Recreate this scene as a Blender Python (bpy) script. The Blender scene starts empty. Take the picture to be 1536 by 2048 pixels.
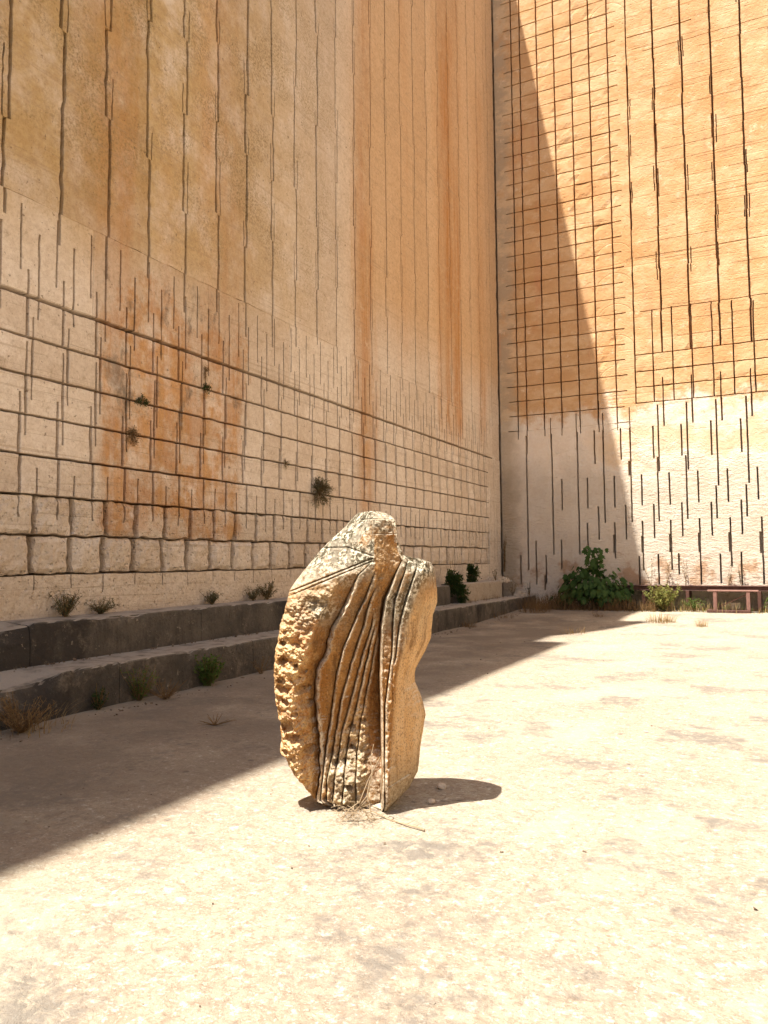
import bpy, math, random
import numpy as np
from mathutils import Matrix, Vector

SC = bpy.context.scene
COL = SC.collection
rnd = random.Random(7)

# ------------------------------------------------------------------ camera, sky, sun, exposure
RC = [[0.89535838, 0.03537556, 0.44393912], [0.44525576, -0.05100098, -0.89394978], [-0.00898265, 0.99807188, -0.06141533]]
cam = bpy.data.cameras.new('camera'); camo = bpy.data.objects.new('camera', cam); COL.objects.link(camo)
m = Matrix(RC).to_4x4(); m.translation = (0, 0, 1.6); camo.matrix_world = m
cam.sensor_fit = 'VERTICAL'; cam.sensor_height = 32; cam.sensor_width = 24; cam.lens = 32 * 1560 / 2048
cam.clip_start = .05; cam.clip_end = 2000
SC.camera = camo
SUN = Vector((.187, .32, -1)).normalized()          # direction the light travels
elev = math.asin(-SUN.z)
W = bpy.data.worlds.new('World'); SC.world = W; W.use_nodes = True
wn = W.node_tree.nodes; wl = W.node_tree.links
sky = wn.new('ShaderNodeTexSky'); sky.sky_type = 'NISHITA'; sky.sun_disc = False
sky.sun_elevation = elev; sky.sun_rotation = math.atan2(-SUN.x, -SUN.y); sky.altitude = 50; sky.dust_density = 2.0
bg = wn['Background']; bg.inputs['Strength'].default_value = .068
wl.new(sky.outputs[0], bg.inputs['Color'])
sl = bpy.data.lights.new('sun', 'SUN'); sl.energy = 5; sl.angle = math.radians(.53); sl.color = (1, .93, .82)
so = bpy.data.objects.new('sun', sl); COL.objects.link(so); so.location = (-8, -14, 40)
so.rotation_euler = SUN.to_track_quat('-Z', 'Y').to_euler()
SC.view_settings.view_transform = 'Standard'; SC.view_settings.look = 'None'
SC.view_settings.gamma = 1; SC.view_settings.use_curve_mapping = False; SC.view_settings.exposure = 1.24
SC.cycles.max_bounces = 8; SC.cycles.diffuse_bounces = 6

# ------------------------------------------------------------------ numpy noise
def h3(ix, iy, iz, seed):
    n = (ix.astype(np.int64) * 374761393 + iy.astype(np.int64) * 668265263 + iz.astype(np.int64) * 2147483647 + seed * 974634777) & 0xffffffff
    n = ((n ^ (n >> 13)) * 1274126177) & 0xffffffff
    n = ((n ^ (n >> 16)) * 2246822519) & 0xffffffff
    return ((n ^ (n >> 15)) & 0xffffff) / float(0xffffff)
def vn(P, s, seed=0):
    """value noise in -1..1"""
    Q = np.asarray(P, float) * s; I = np.floor(Q); F = Q - I; F = F * F * (3 - 2 * F); I = I.astype(np.int64)
    r = 0
    for a in (0, 1):
        for b in (0, 1):
            for c in (0, 1):
                w = (F[..., 0] if a else 1 - F[..., 0]) * (F[..., 1] if b else 1 - F[..., 1]) * (F[..., 2] if c else 1 - F[..., 2])
                r = r + w * h3(I[..., 0] + a, I[..., 1] + b, I[..., 2] + c, seed)
    return r * 2 - 1
def fbm(P, s, o=3, seed=0):
    r = 0; a = 1
    for i in range(o): r = r + a * vn(P, s * 2.03 ** i, seed + i); a *= .5
    return r / 1.75
def worley(P, s, seed=0):
    Q = np.asarray(P, float) * s; I = np.floor(Q).astype(np.int64); F = Q - I; best = np.full(Q.shape[:-1], 9.)
    for a in (-1, 0, 1):
        for b in (-1, 0, 1):
            for c in (-1, 0, 1):
                x, y, z = I[..., 0] + a, I[..., 1] + b, I[..., 2] + c
                d = (a + h3(x, y, z, seed) - F[..., 0]) ** 2 + (b + h3(x, y, z, seed + 5) - F[..., 1]) ** 2 + (c + h3(x, y, z, seed + 9) - F[..., 2]) ** 2
                best = np.minimum(best, d)
    return np.sqrt(best)

# ------------------------------------------------------------------ object helpers
def mk(name, verts, faces, mat, parent=None, origin=None, smooth=False):
    V = np.asarray(verts, float)
    if origin is None: origin = np.array(parent.location) if parent is not None else V.mean(0) * [1, 1, 0] + [0, 0, V[:, 2].min()]
    o0 = np.array(parent.location) if parent is not None else np.asarray(origin, float)
    me = bpy.data.meshes.new(name); me.from_pydata((V - o0).tolist(), [], [tuple(int(i) for i in f) for f in faces])
    if smooth: me.polygons.foreach_set('use_smooth', [True] * len(me.polygons))
    me.update()
    for mm in (mat if isinstance(mat, (list, tuple)) else [mat]): me.materials.append(mm)
    o = bpy.data.objects.new(name, me); COL.objects.link(o)
    if parent is not None: o.parent = parent
    else: o.location = o0
    return o
def tag(o, label=None, cat=None, group=None, kind=None):
    if label: o['label'] = label
    if cat: o['category'] = cat
    if group: o['group'] = group
    if kind: o['kind'] = kind
    return o
def thing(name, label, cat, loc, group=None):
    o = bpy.data.objects.new(name, None); COL.objects.link(o); o.location = loc; o.empty_display_size = .2
    return tag(o, label, cat, group)
class MB:
    def __init__(s): s.v = []; s.f = []
    def add(s, V, F):
        n = len(s.v); s.v += [tuple(p) for p in V]; s.f += [tuple(i + n for i in f) for f in F]
    def box(s, a, b, bev=0.):
        (x0, y0, z0), (x1, y1, z1) = a, b
        if bev <= 0:
            V = [(x, y, z) for x in (x0, x1) for y in (y0, y1) for z in (z0, z1)]
            s.add(V, [(0, 1, 3, 2), (4, 6, 7, 5), (0, 4, 5, 1), (2, 3, 7, 6), (0, 2, 6, 4), (1, 5, 7, 3)]); return
        V = []
        for x, sx in ((x0, 1), (x1, -1)):
            for y, sy in ((y0, 1), (y1, -1)):
                for z, sz in ((z0, 1), (z1, -1)):
                    V += [(x, y + sy * bev, z + sz * bev), (x + sx * bev, y, z + sz * bev), (x + sx * bev, y + sy * bev, z)]
        I = lambda a, b, c, k: (a * 4 + b * 2 + c) * 3 + k
        F = []
        for a in (0, 1): F.append([I(a, 0, 0, 0), I(a, 0, 1, 0), I(a, 1, 1, 0), I(a, 1, 0, 0)])
        for a in (0, 1): F.append([I(0, a, 0, 1), I(0, a, 1, 1), I(1, a, 1, 1), I(1, a, 0, 1)])
        for a in (0, 1): F.append([I(0, 0, a, 2), I(0, 1, a, 2), I(1, 1, a, 2), I(1, 0, a, 2)])
        for b in (0, 1):
            for c in (0, 1):
                F.append([I(0, b, c, 1), I(1, b, c, 1), I(1, b, c, 2), I(0, b, c, 2)])
                F.append([I(b, 0, c, 0), I(b, 1, c, 0), I(b, 1, c, 2), I(b, 0, c, 2)])
                F.append([I(b, c, 0, 0), I(b, c, 1, 0), I(b, c, 1, 1), I(b, c, 0, 1)])
        for a in (0, 1):
            for b in (0, 1):
                for c in (0, 1): F.append([I(a, b, c, 0), I(a, b, c, 1), I(a, b, c, 2)])
        s.add(V, F)
    def tube(s, pts, r0, r1, n=5):
        pts = [Vector(p) for p in pts]; V = []; F = []
        for i, p in enumerate(pts):
            d = (pts[min(i + 1, len(pts) - 1)] - pts[max(i - 1, 0)]).normalized()
            u = d.orthogonal().normalized(); w = d.cross(u); r = r0 + (r1 - r0) * i / (len(pts) - 1)
            V += [p + u * math.cos(t) * r + w * math.sin(t) * r for t in [6.2832 * k / n for k in range(n)]]
        for i in range(len(pts) - 1):
            for k in range(n): F.append((i * n + k, i * n + (k + 1) % n, (i + 1) * n + (k + 1) % n, (i + 1) * n + k))
        F += [tuple(range(n))[::-1], tuple((len(pts) - 1) * n + k for k in range(n))]
        s.add(V, F)
    def blade(s, base, d, h, w, bend, seg=3, tw=0.):
        """a curved grass blade; d = horizontal lean direction"""
        b = Vector(base); d = Vector((math.cos(d), math.sin(d), 0)); side = Vector((-d.y, d.x, 0)); side = (side + d * tw).normalized(); V = []
        for i in range(seg):
            t = i / seg; c = b + d * (bend * t * t * h) + Vector((0, 0, h * t * (1 - .25 * bend * t))); ww = w * (1 - t * .75)
            V += [c - side * ww / 2, c + side * ww / 2]
        V.append(b + d * (bend * h) + Vector((0, 0, h * (1 - .25 * bend))))
        F = [(2 * i, 2 * i + 1, 2 * i + 3, 2 * i + 2) for i in range(seg - 1)] + [(2 * seg - 2, 2 * seg - 1, 2 * seg)]
        s.add(V, F)
    def leaf(s, p, d, n, L, w, fold=.25):
        d = Vector(d).normalized(); n = Vector(n); sd = d.cross(n)
        sd = sd.normalized() if sd.length > 1e-5 else d.orthogonal().normalized(); n = sd.cross(d); p = Vector(p)
        s.add([p, p + d * L * .45 + sd * w / 2 + n * w * fold, p + d * L - n * L * .12, p + d * L * .45 - sd * w / 2 + n * w * fold, p + d * L * .5],
              [(0, 4, 1), (4, 2, 1), (0, 3, 4), (3, 2, 4)])
    def build(s, name, mat, parent=None, smooth=False, origin=None): return mk(name, s.v, s.f, mat, parent, origin, smooth)

# ------------------------------------------------------------------ material helpers
class NT:
    def __init__(s, name):
        s.mat = bpy.data.materials.new(name); s.mat.use_nodes = True; s.t = s.mat.node_tree; s.n = s.t.nodes; s.l = s.t.links
        s.b = s.n['Principled BSDF']; s.b.inputs['Specular IOR Level'].default_value = .12
        s.geo = s.n.new('ShaderNodeNewGeometry'); s.P = s.geo.outputs['Position']
        sp = s.n.new('ShaderNodeSeparateXYZ'); s.l.new(s.P, sp.inputs[0]); s.X, s.Y, s.Z = sp.outputs
    def _in(s, sock, v):
        if isinstance(v, bpy.types.NodeSocket): s.l.new(v, sock)
        elif v is not None:
            if isinstance(v, (tuple, list)) and len(v) == 3 and sock.type == 'RGBA': v = (*v, 1)
            sock.default_value = v
    def m(s, op, a, b=None, c=None, clamp=False):
        n = s.n.new('ShaderNodeMath'); n.operation = op; n.use_clamp = clamp
        for i, v in enumerate((a, b, c)): s._in(n.inputs[i], v)
        return n.outputs[0]
    def vec(s, sx=1, sy=1, sz=1, src=None):
        n = s.n.new('ShaderNodeVectorMath'); n.operation = 'MULTIPLY'; s.l.new(src or s.P, n.inputs[0]); n.inputs[1].default_value = (sx, sy, sz); return n.outputs[0]
    def noise(s, scale, detail=4, rough=.55, vec=None, dist=0):
        n = s.n.new('ShaderNodeTexNoise'); s.l.new(vec or s.P, n.inputs['Vector']); n.inputs['Scale'].default_value = scale
        n.inputs['Detail'].default_value = detail; n.inputs['Roughness'].default_value = rough; n.inputs['Distortion'].default_value = dist; return n.outputs['Fac']
    def voro(s, scale, vec=None, feat='F1', rand=1):
        n = s.n.new('ShaderNodeTexVoronoi'); n.feature = feat; s.l.new(vec or s.P, n.inputs['Vector']); n.inputs['Scale'].default_value = scale; n.inputs['Randomness'].default_value = rand; return n.outputs['Distance']
    def sm(s, x, a, b):
        """smoothstep from a (0) to b (1)"""
        n = s.n.new('ShaderNodeMapRange'); n.interpolation_type = 'SMOOTHSTEP'; s._in(n.inputs[0], x); n.inputs[1].default_value = a; n.inputs[2].default_value = b; return n.outputs[0]
    def band(s, x, a, b, soft): return s.m('MULTIPLY', s.sm(x, a - soft, a + soft), s.sm(x, b + soft, b - soft))
    def mul(s, *a):
        r = a[0]
        for b in a[1:]: r = s.m('MULTIPLY', r, b)
        return r
    def mix(s, f, a, b, blend='MIX'):
        n = s.n.new('ShaderNodeMix'); n.data_type = 'RGBA'; n.blend_type = blend; s._in(n.inputs[0], f); s._in(n.inputs[6], a); s._in(n.inputs[7], b); return n.outputs[2]
    def attr(s, name):
        n = s.n.new('ShaderNodeAttribute'); n.attribute_name = name; return n.outputs['Fac']
    def bump(s, h, strength, dist=.01, prev=None):
        n = s.n.new('ShaderNodeBump'); n.inputs['Strength'].default_value = strength; n.inputs['Distance'].default_value = dist; s.l.new(h, n.inputs['Height'])
        if prev is not None: s.l.new(prev, n.inputs['Normal'])
        return n.outputs[0]
    def out(s, col, rough=.9, normal=None):
        s._in(s.b.inputs['Base Color'], col); s._in(s.b.inputs['Roughness'], rough)
        if normal is not None: s.l.new(normal, s.b.inputs['Normal'])
        return s.mat

def mat_left():
    k = NT('sandstone_tall_wall'); Y, Z = k.Y, k.Z
    big = k.noise(.35, 5, .6); mid = k.noise(1.7, 5, .6); fine = k.noise(14, 5, .65); grain = k.noise(90, 3, .6)
    streak = k.noise(1, 5, .6, k.vec(1, 2.2, .12)); streak2 = k.noise(1, 4, .6, k.vec(1, 7, .35))
    col = k.mix(k.sm(big, .35, .65), (.81, .72, .605), (.74, .635, .51))
    # greyer, ochre weathering high on the near part of the wall
    oc = k.mul(k.sm(Z, 4.9, 6.6), k.sm(Y, 16, 8)); col = k.mix(k.mul(oc, k.sm(mid, .2, .62)), col, (.57, .41, .205))
    col = k.mix(k.mul(k.sm(Z, 6, 8), k.sm(Y, 13.2, 15.5), .8), col, (.70, .47, .25))
    # rust run-off stains
    def stain(y0, y1, z0, z1, soft=.35, zs=.6): return k.mul(k.band(k.m('ADD', Y, k.m('MULTIPLY', k.m('SUBTRACT', streak2, .5), .9)), y0, y1, soft), k.band(k.m('ADD', Z, k.m('MULTIPLY', k.m('SUBTRACT', streak2, .5), 1.2)), z0, z1, zs))
    box = k.mul(k.band(Y, 7.25, 10.5, .4), k.sm(Z, 1.7, 2.1), k.sm(Z, 6.6, 4.8)); blot = k.noise(1, 6, .68, k.vec(1, 1.5, .55)); blot2 = k.noise(2.6, 6, .7)
    st = k.mul(k.sm(k.m('ADD', box, k.m('ADD', k.mul(k.m('SUBTRACT', blot, .5), 2.2), k.mul(k.m('SUBTRACT', blot2, .5), 1.3))), .45, 1.0), k.sm(box, 0, .4)); st = k.mul(st, k.m('ADD', .35, k.mul(k.sm(k.noise(1.9, 6, .7), .36, .54), .65)))
    st = k.m('MULTIPLY', st, k.m('ADD', .45, k.mul(k.sm(streak2, .3, .6), .55)))
    for *a, wgt in ((7.1, 7.9, 5.0, 10, .6), (9.3, 10.3, 4.6, 12, .7), (14.35, 15.15, 2.3, 22, 1.), (18.9, 20.7, 4.9, 22, 1.), (8.4, 8.9, 5, 8.5, .5), (22.0, 22.7, 5.2, 16, .7), (16.5, 17.0, 6, 20, .4)):
        st = k.m('MAXIMUM', st, k.mul(stain(*a, soft=.42), k.m('ADD', .35, k.mul(k.sm(k.noise(1, 4, .6, k.vec(1, .9, .28)), .36, .58), .65)), k.m('ADD', k.mul(k.sm(streak, .34, .6), .6), .3), wgt))
    st = k.m('MULTIPLY', st, k.sm(k.noise(3.2, 6, .7), .22, .5), clamp=True)
    col = k.mix(k.mul(st, .95), col, k.mix(k.sm(streak2, .35, .65), (.56, .255, .075), (.62, .36, .155)))
    oi = k.n.new('ShaderNodeObjectInfo'); col = k.mix(k.mul(oi.outputs['Random'], .42), col, k.mix(1, col, (.70, .62, .54), 'MULTIPLY'))
    # dark lichen under ledges
    dk = k.mul(k.band(Y, 7.4, 10.4, .5), k.band(Z, 3.1, 5.8, .4), k.sm(k.noise(1, 7, .75, k.vec(1, 2.0, 1.1)), .53, .66)); col = k.mix(k.mul(dk, .8), col, (.16, .13, .10))
    pale = k.mul(k.band(Z, 1.2, 4.9, .5), k.sm(k.noise(1.3, 6, .65), .55, .68)); col = k.mix(k.mul(pale, .55), col, (.90, .82, .72))
    dirt = k.sm(k.noise(5, 7, .78), .55, .70); col = k.mix(k.mul(dirt, .5), col, (.36, .26, .16))
    olive = k.mul(k.sm(Z, 5.5, 7.5), k.sm(Y, 17, 10), k.sm(k.noise(.9, 4, .6), .40, .62), k.sm(k.noise(24, 5, .75), .46, .60)); col = k.mix(k.mul(olive, .75), col, (.27, .20, .095))
    spec = k.sm(k.noise(15, 3, .6), .66, .71); col = k.mix(k.mul(spec, .7), col, (.2, .14, .09))
    col = k.mix(k.mul(k.sm(fine, .3, .7), .6), col, k.mix(1, col, (.76, .70, .64), 'MULTIPLY')); col = k.mix(k.mul(k.sm(k.noise(38, 5, .75), .5, .66), .45), col, k.mix(1, col, (.62, .54, .46), 'MULTIPLY'))
    pits = k.sm(k.voro(22), .0, .32); lowr = k.mul(k.sm(Z, 3.3, 2.0), k.m('ADD', k.noise(9, 6, .75), k.mul(k.sm(k.voro(14), .0, .35), .5)))
    ln = k.noise(1, 3, .5, k.vec(1, .07, 5.5)); lines = k.sm(k.m('ABSOLUTE', k.m('SUBTRACT', ln, .5)), .0, .012); col = k.mix(k.mul(k.m('SUBTRACT', 1, lines), .35), col, (.40, .28, .17))
    arcs = k.n.new('ShaderNodeTexWave'); k.l.new(k.vec(0, .25, 1), arcs.inputs[0]); arcs.inputs['Scale'].default_value = .55; arcs.inputs['Distortion'].default_value = 1.2; arcs.inputs['Detail'].default_value = 3
    n = k.bump(grain, .35, .006); n = k.bump(fine, .5, .03, n); n = k.bump(pits, .22, .012, n); n = k.bump(lowr, .9, .05, n); n = k.bump(arcs.outputs['Fac'], .18, .02, n); n = k.bump(lines, .4, .015, n); n = k.bump(mid, .35, .08, n)
    return k.out(col, .92, n)
def mat_right():
    k = NT('sandstone_end_wall'); X, Z = k.X, k.Z
    big = k.noise(.5, 5, .6); mid = k.noise(2.0, 5, .6); fine = k.noise(14, 5, .65); grain = k.noise(80, 3, .6)
    col = k.mix(k.sm(big, .35, .65), (.68, .44, .235), (.62, .375, .18))
    zz = k.m('ADD', Z, k.m('MULTIPLY', k.m('SUBTRACT', k.noise(1.3, 7, .7), .5), 3.0))
    low = k.sm(zz, 6.5, 5.75); hi = k.m('SUBTRACT', 1, k.mul(low, .9)); col = k.mix(low, col, k.mix(k.sm(mid, .3, .7), (.90, .82, .71), (.86, .76, .63)))
    ban = k.mul(k.band(zz, 4.7, 5.4, .3), .65); col = k.mix(k.mul(ban, k.sm(k.X, -5.5, -4)), col, (.70, .50, .29))
    bas = k.mul(k.band(zz, .9, 1.5, .2), k.sm(k.noise(1.6, 4, .6), .45, .58)); col = k.mix(k.mul(bas, .8), col, (.58, .36, .21))
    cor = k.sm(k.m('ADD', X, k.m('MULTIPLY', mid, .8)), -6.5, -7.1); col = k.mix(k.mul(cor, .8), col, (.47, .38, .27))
    str_ = k.noise(1, 4, .6, k.vec(2.6, 1, .16)); col = k.mix(k.mul(k.sm(str_, .55, .72), k.sm(Z, 6, 8), .75), col, (.62, .33, .18))
    hz = k.noise(1.1, 7, .72, k.vec(.8, 1, 1.5)); col = k.mix(k.mul(k.sm(hz, .46, .62), .6, hi), col, (.78, .575, .35)); col = k.mix(k.mul(k.sm(k.noise(.9, 6, .7), .52, .68), .6, hi), col, (.62, .34, .15)); col = k.mix(k.mul(k.sm(k.noise(2.2, 6, .75), .56, .68), .6, hi), col, (.84, .68, .47))
    dirt = k.sm(k.noise(5, 6, .75), .60, .78); col = k.mix(k.mul(dirt, .4), col, (.38, .25, .14))
    col = k.mix(k.mul(k.sm(fine, .3, .7), .3), col, k.mix(1, col, (.82, .76, .72), 'MULTIPLY'))
    oi = k.n.new('ShaderNodeObjectInfo'); col = k.mix(k.mul(oi.outputs['Random'], .2), col, k.mix(1, col, (.78, .68, .58), 'MULTIPLY'))
    # fine level saw lines, and the arcs left by the circular blade near the end of the grid
    ln = k.noise(1, 2, .4, k.vec(.05, 1, 3.2)); lines = k.sm(k.m('ABSOLUTE', k.m('SUBTRACT', ln, .5)), .0, .012)
    zf = k.m('SUBTRACT', k.m('FRACT', k.m('DIVIDE', k.m('ADD', Z, .12), .954)), .28); dz = k.m('MULTIPLY', zf, .954)
    dx = k.m('ADD', X, 4.02); rr = k.m('SQRT', k.m('ADD', k.m('MULTIPLY', dx, dx), k.m('MULTIPLY', dz, dz)))
    arc = k.m('SUBTRACT', 1, k.mul(k.sm(k.m('ABSOLUTE', k.m('SUBTRACT', rr, .58)), .022, .006), k.sm(dz, -.05, .02), k.sm(Z, 4.5, 5), k.sm(k.noise(.7, 3), .42, .55)))
    rs = k.mul(k.sm(zz, 5.2, 3.8), k.noise(9, 5, .75, k.vec(.7, 1, 1.8)))
    n = k.bump(grain, .3, .006); n = k.bump(fine, .45, .03, n); n = k.bump(lines, .3, .015, n); n = k.bump(arc, .45, .02, n); n = k.bump(rs, .9, .12, n); n = k.bump(k.sm(k.voro(9), 0, .25), .35, .03, n); n = k.bump(k.noise(2.6, 6, .7), .25, .12, n)
    return k.out(col, .92, n)
def mat_ledge():
    k = NT('weathered_ledge_stone'); N = k.n.new('ShaderNodeSeparateXYZ'); k.l.new(k.geo.outputs['Normal'], N.inputs[0])
    a = k.noise(1.6, 6, .65); b = k.noise(.6, 5, .6, k.vec(1, 1, .35)); f = k.noise(18, 5, .7)
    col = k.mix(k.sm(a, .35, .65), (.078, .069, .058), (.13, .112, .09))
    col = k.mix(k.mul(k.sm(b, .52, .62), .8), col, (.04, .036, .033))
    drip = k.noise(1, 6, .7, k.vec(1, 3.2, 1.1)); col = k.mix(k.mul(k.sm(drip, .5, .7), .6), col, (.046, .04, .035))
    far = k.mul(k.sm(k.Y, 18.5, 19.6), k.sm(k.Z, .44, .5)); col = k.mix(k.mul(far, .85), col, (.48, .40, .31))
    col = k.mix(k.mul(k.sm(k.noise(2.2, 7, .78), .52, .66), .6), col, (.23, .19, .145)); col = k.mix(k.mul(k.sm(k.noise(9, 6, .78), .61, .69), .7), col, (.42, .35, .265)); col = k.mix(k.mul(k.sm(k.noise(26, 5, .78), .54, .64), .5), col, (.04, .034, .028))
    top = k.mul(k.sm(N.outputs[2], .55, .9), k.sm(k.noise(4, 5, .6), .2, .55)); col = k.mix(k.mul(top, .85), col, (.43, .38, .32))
    n = k.bump(f, .8, .04); n = k.bump(k.noise(70, 3), .4, .008, n); n = k.bump(k.noise(4, 5), .5, .08, n)
    return k.out(col, .95, n)
def mat_floor():
    k = NT('quarry_floor_stone')
    a = k.noise(.55, 5, .6); b = k.noise(2.3, 6, .65, None, .4); c = k.noise(11, 6, .75, None, .5); d = k.noise(48, 5, .75)
    col = k.mix(k.sm(a, .38, .62), (.43, .352, .28), (.455, .39, .31))
    col = k.mix(k.mul(k.sm(b, .46, .64), .8), col, (.50, .43, .335))
    col = k.mix(k.mul(k.sm(k.noise(1.1, 6, .7), .50, .64), .65), col, (.385, .295, .232))
    col = k.mix(k.mul(k.sm(c, .48, .62), .6), col, (.31, .235, .18))
    col = k.mix(k.mul(k.sm(k.noise(15, 6, .75), .54, .64), .85), col, (.68, .63, .55))
    col = k.mix(k.mul(k.sm(k.noise(34, 5, .75), .50, .62), .6), col, (.27, .195, .145))
    col = k.mix(k.mul(k.sm(k.noise(60, 4, .7), .56, .66), .6), col, (.68, .63, .55))
    sp = k.mul(k.sm(k.voro(5.5, k.vec(1, 1, .2)), .19, .08), k.sm(k.noise(1.3, 4), .45, .58)); col = k.mix(k.mul(sp, k.sm(c, .35, .55), .9), col, (.185, .155, .135))
    col = k.mix(k.mul(k.sm(d, .58, .70), .7), col, (.22, .165, .125))
    wo = k.sm(k.noise(.42, 6, .65, None, .6), .52, .62); col = k.mix(k.mul(wo, .5), col, (.52, .455, .36)); gr = k.mul(k.sm(k.noise(.9, 7, .75), .50, .62), k.sm(c, .34, .52)); col = k.mix(k.mul(gr, .85), col, (.22, .195, .175))
    # dirt tone toward the ledges, darkened in colour to deepen the wall's cast shade
    soil_shade = k.mul(k.sm(k.X, -3.0, -4.6), k.sm(k.noise(.8, 5, .6), .2, .6)); col = k.mix(k.mul(soil_shade, .78), col, (.208, .168, .136))
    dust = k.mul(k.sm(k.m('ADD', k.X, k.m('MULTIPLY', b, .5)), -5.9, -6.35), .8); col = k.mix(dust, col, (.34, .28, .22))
    col = k.mix(1, col, (.885, .895, .865), 'MULTIPLY')
    n = k.bump(d, .6, .010); n = k.bump(c, .8, .035, n); n = k.bump(b, .4, .05, n)
    return k.out(col, .93, n)
def mat_sculpture():
    k = NT('carved_limestone'); ro = k.attr('rough'); li = k.attr('lichen'); N = k.n.new('ShaderNodeSeparateXYZ'); k.l.new(k.geo.outputs['Normal'], N.inputs[0])
    a = k.noise(5, 6, .65); b = k.noise(16, 6, .7); c = k.noise(60, 4, .7); vs = k.noise(1, 5, .65, k.vec(9, 9, 1.6))
    col = k.mix(k.sm(vs, .32, .66), (.30, .13, .034), (.42, .215, .07))
    col = k.mix(k.mul(k.sm(a, .46, .62), .85), col, (.27, .12, .035)); col = k.mix(k.mul(k.sm(k.noise(11, 6, .7), .54, .64), .4), col, (.56, .36, .16))
    col = k.mix(k.mul(k.attr('side'), .8), col, k.mix(k.sm(vs, .35, .65), (.70, .44, .205), (.80, .58, .345)))  # right face tinted brighter: bounce light off the floor painted into its colour
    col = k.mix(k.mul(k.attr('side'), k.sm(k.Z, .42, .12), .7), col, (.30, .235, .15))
    col = k.mix(k.mul(k.attr('edge'), k.sm(k.noise(24, 5, .75), .38, .52), .9), col, (.82, .74, .58))
    col = k.mix(k.mul(ro, .75), col, k.mix(k.sm(b, .35, .62), (.44, .165, .035), (.70, .43, .165)))
    col = k.mix(k.mul(ro, k.sm(a, .52, .62), .8), col, (.46, .20, .07))
    up = k.mul(k.sm(N.outputs[2], .05, .55), k.sm(b, .3, .55)); col = k.mix(k.mul(up, k.m('SUBTRACT', 1, k.m('MULTIPLY', ro, .5)), .7), col, (.74, .68, .56))
    kb = k.attr('knob'); col = k.mix(k.mul(kb, k.sm(k.noise(40, 5, .75), .40, .54), .7), col, (.80, .61, .34))
    dst = k.noise(1, 6, .7, k.vec(16, 16, 1.3)); col = k.mix(k.mul(k.sm(dst, .53, .64), k.m('SUBTRACT', 1, k.m('MULTIPLY', ro, .6)), .6), col, (.14, .07, .028))
    grey = k.mul(k.sm(k.Z, .95, 1.35), k.sm(k.noise(6, 6, .7),   .42, .58), .4); col = k.mix(grey, col, (.30, .235, .15))
    col = k.mix(k.mul(k.sm(k.noise(80, 4, .75), .52, .62), .65), col, (.11, .058, .024)); col = k.mix(k.mul(k.sm(k.noise(70, 4, .75), .58, .66), .35), col, (.70, .56, .36))
    gl = k.mix(k.sm(k.noise(34, 5, .78), .44, .52), (.66, .60, .47), (.10, .085, .055)); gl = k.mix(k.mul(k.sm(k.noise(9, 5), .52, .6), .7), gl, (.30, .26, .2))
    col = k.mix(k.mul(li, k.sm(k.noise(7, 5, .7), .3, .5)), col, gl)
    col = k.mix(k.mul(k.sm(k.noise(28, 4, .7), .6, .68), .55), col, (.20, .115, .05))
    n = k.bump(k.noise(150, 3, .7), .8, .006); n = k.bump(c, .9, .010, n); n = k.bump(b, .35, .012, n)
    return k.out(col, .95, n)
def mat_simple(name, c0, c1, scale=12, rough=.8, c2=None, transl=0., bumpd=.004):
    k = NT(name); col = k.mix(k.sm(k.noise(scale, 4, .6), .35, .65), c0, c1)
    if c2: col = k.mix(k.mul(k.sm(k.noise(scale * 2.7, 4, .7), .52, .66), .8), col, c2)
    k.out(col, rough, k.bump(k.noise(scale * 6, 3), .4, bumpd))
    if transl:
        tr = k.n.new('ShaderNodeBsdfTranslucent'); k.l.new(col, tr.inputs[0]); mx = k.n.new('ShaderNodeMixShader'); mx.inputs[0].default_value = transl
        o = k.n['Material Output']; k.l.new(k.b.outputs[0], mx.inputs[1]); k.l.new(tr.outputs[0], mx.inputs[2]); k.l.new(mx.outputs[0], o.inputs[0])
    return k.mat
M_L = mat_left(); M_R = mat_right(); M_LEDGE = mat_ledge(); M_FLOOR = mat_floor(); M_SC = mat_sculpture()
M_PALE = mat_simple('pale_rubble_stone', (.62, .53, .42), (.50, .42, .33), 6, .92, (.36, .29, .22))
M_TERR = mat_simple('pale_quarry_rock', (.70, .61, .50), (.62, .52, .40), .8, .92, (.52, .40, .27))
M_STEEL = mat_simple('brown_painted_steel', (.085, .042, .035), (.12, .062, .05), 9, .55, (.17, .10, .075))
M_STEELP = mat_simple('faded_red_steel', (.27, .155, .13), (.22, .12, .10), 9, .6, (.13, .07, .055))
M_LEAF = mat_simple('fig_leaf', (.034, .075, .018), (.06, .11, .025), 3, .5, None, .25)
M_DARKLEAF = mat_simple('dark_shrub_leaf', (.022, .048, .012), (.045, .08, .02), 7, .6, None, .2)
M_GREEN = mat_simple('weed_leaf', (.07, .13, .025), (.12, .17, .04), 6, .6, None, .3)
M_YEL = mat_simple('sunny_weed_leaf', (.17, .20, .05), (.27, .25, .08), 4, .6, None, .3)
M_GREY = mat_simple('grey_green_weed', (.14, .13, .07), (.09, .095, .045), 9, .75, (.2, .16, .09), .2)
M_STRAW = mat_simple('dry_straw', (.40, .29, .14), (.28, .185, .085), 9, .8, (.19, .12, .06), .2)
M_DRY = mat_simple('dry_brown_weed', (.17, .105, .05), (.25, .16, .075), 8, .85, (.09, .06, .03), .15)
M_STEM = mat_simple('grey_bark', (.20, .16, .12), (.13, .10, .07), 14, .85)
M_TWIG = mat_simple('dry_twig', (.30, .22, .14), (.42, .33, .22), 20, .8)
M_SOIL = mat_simple('dark_soil_litter', (.10, .072, .05), (.17, .125, .09), 10, .95, (.27, .21, .15))

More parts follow.
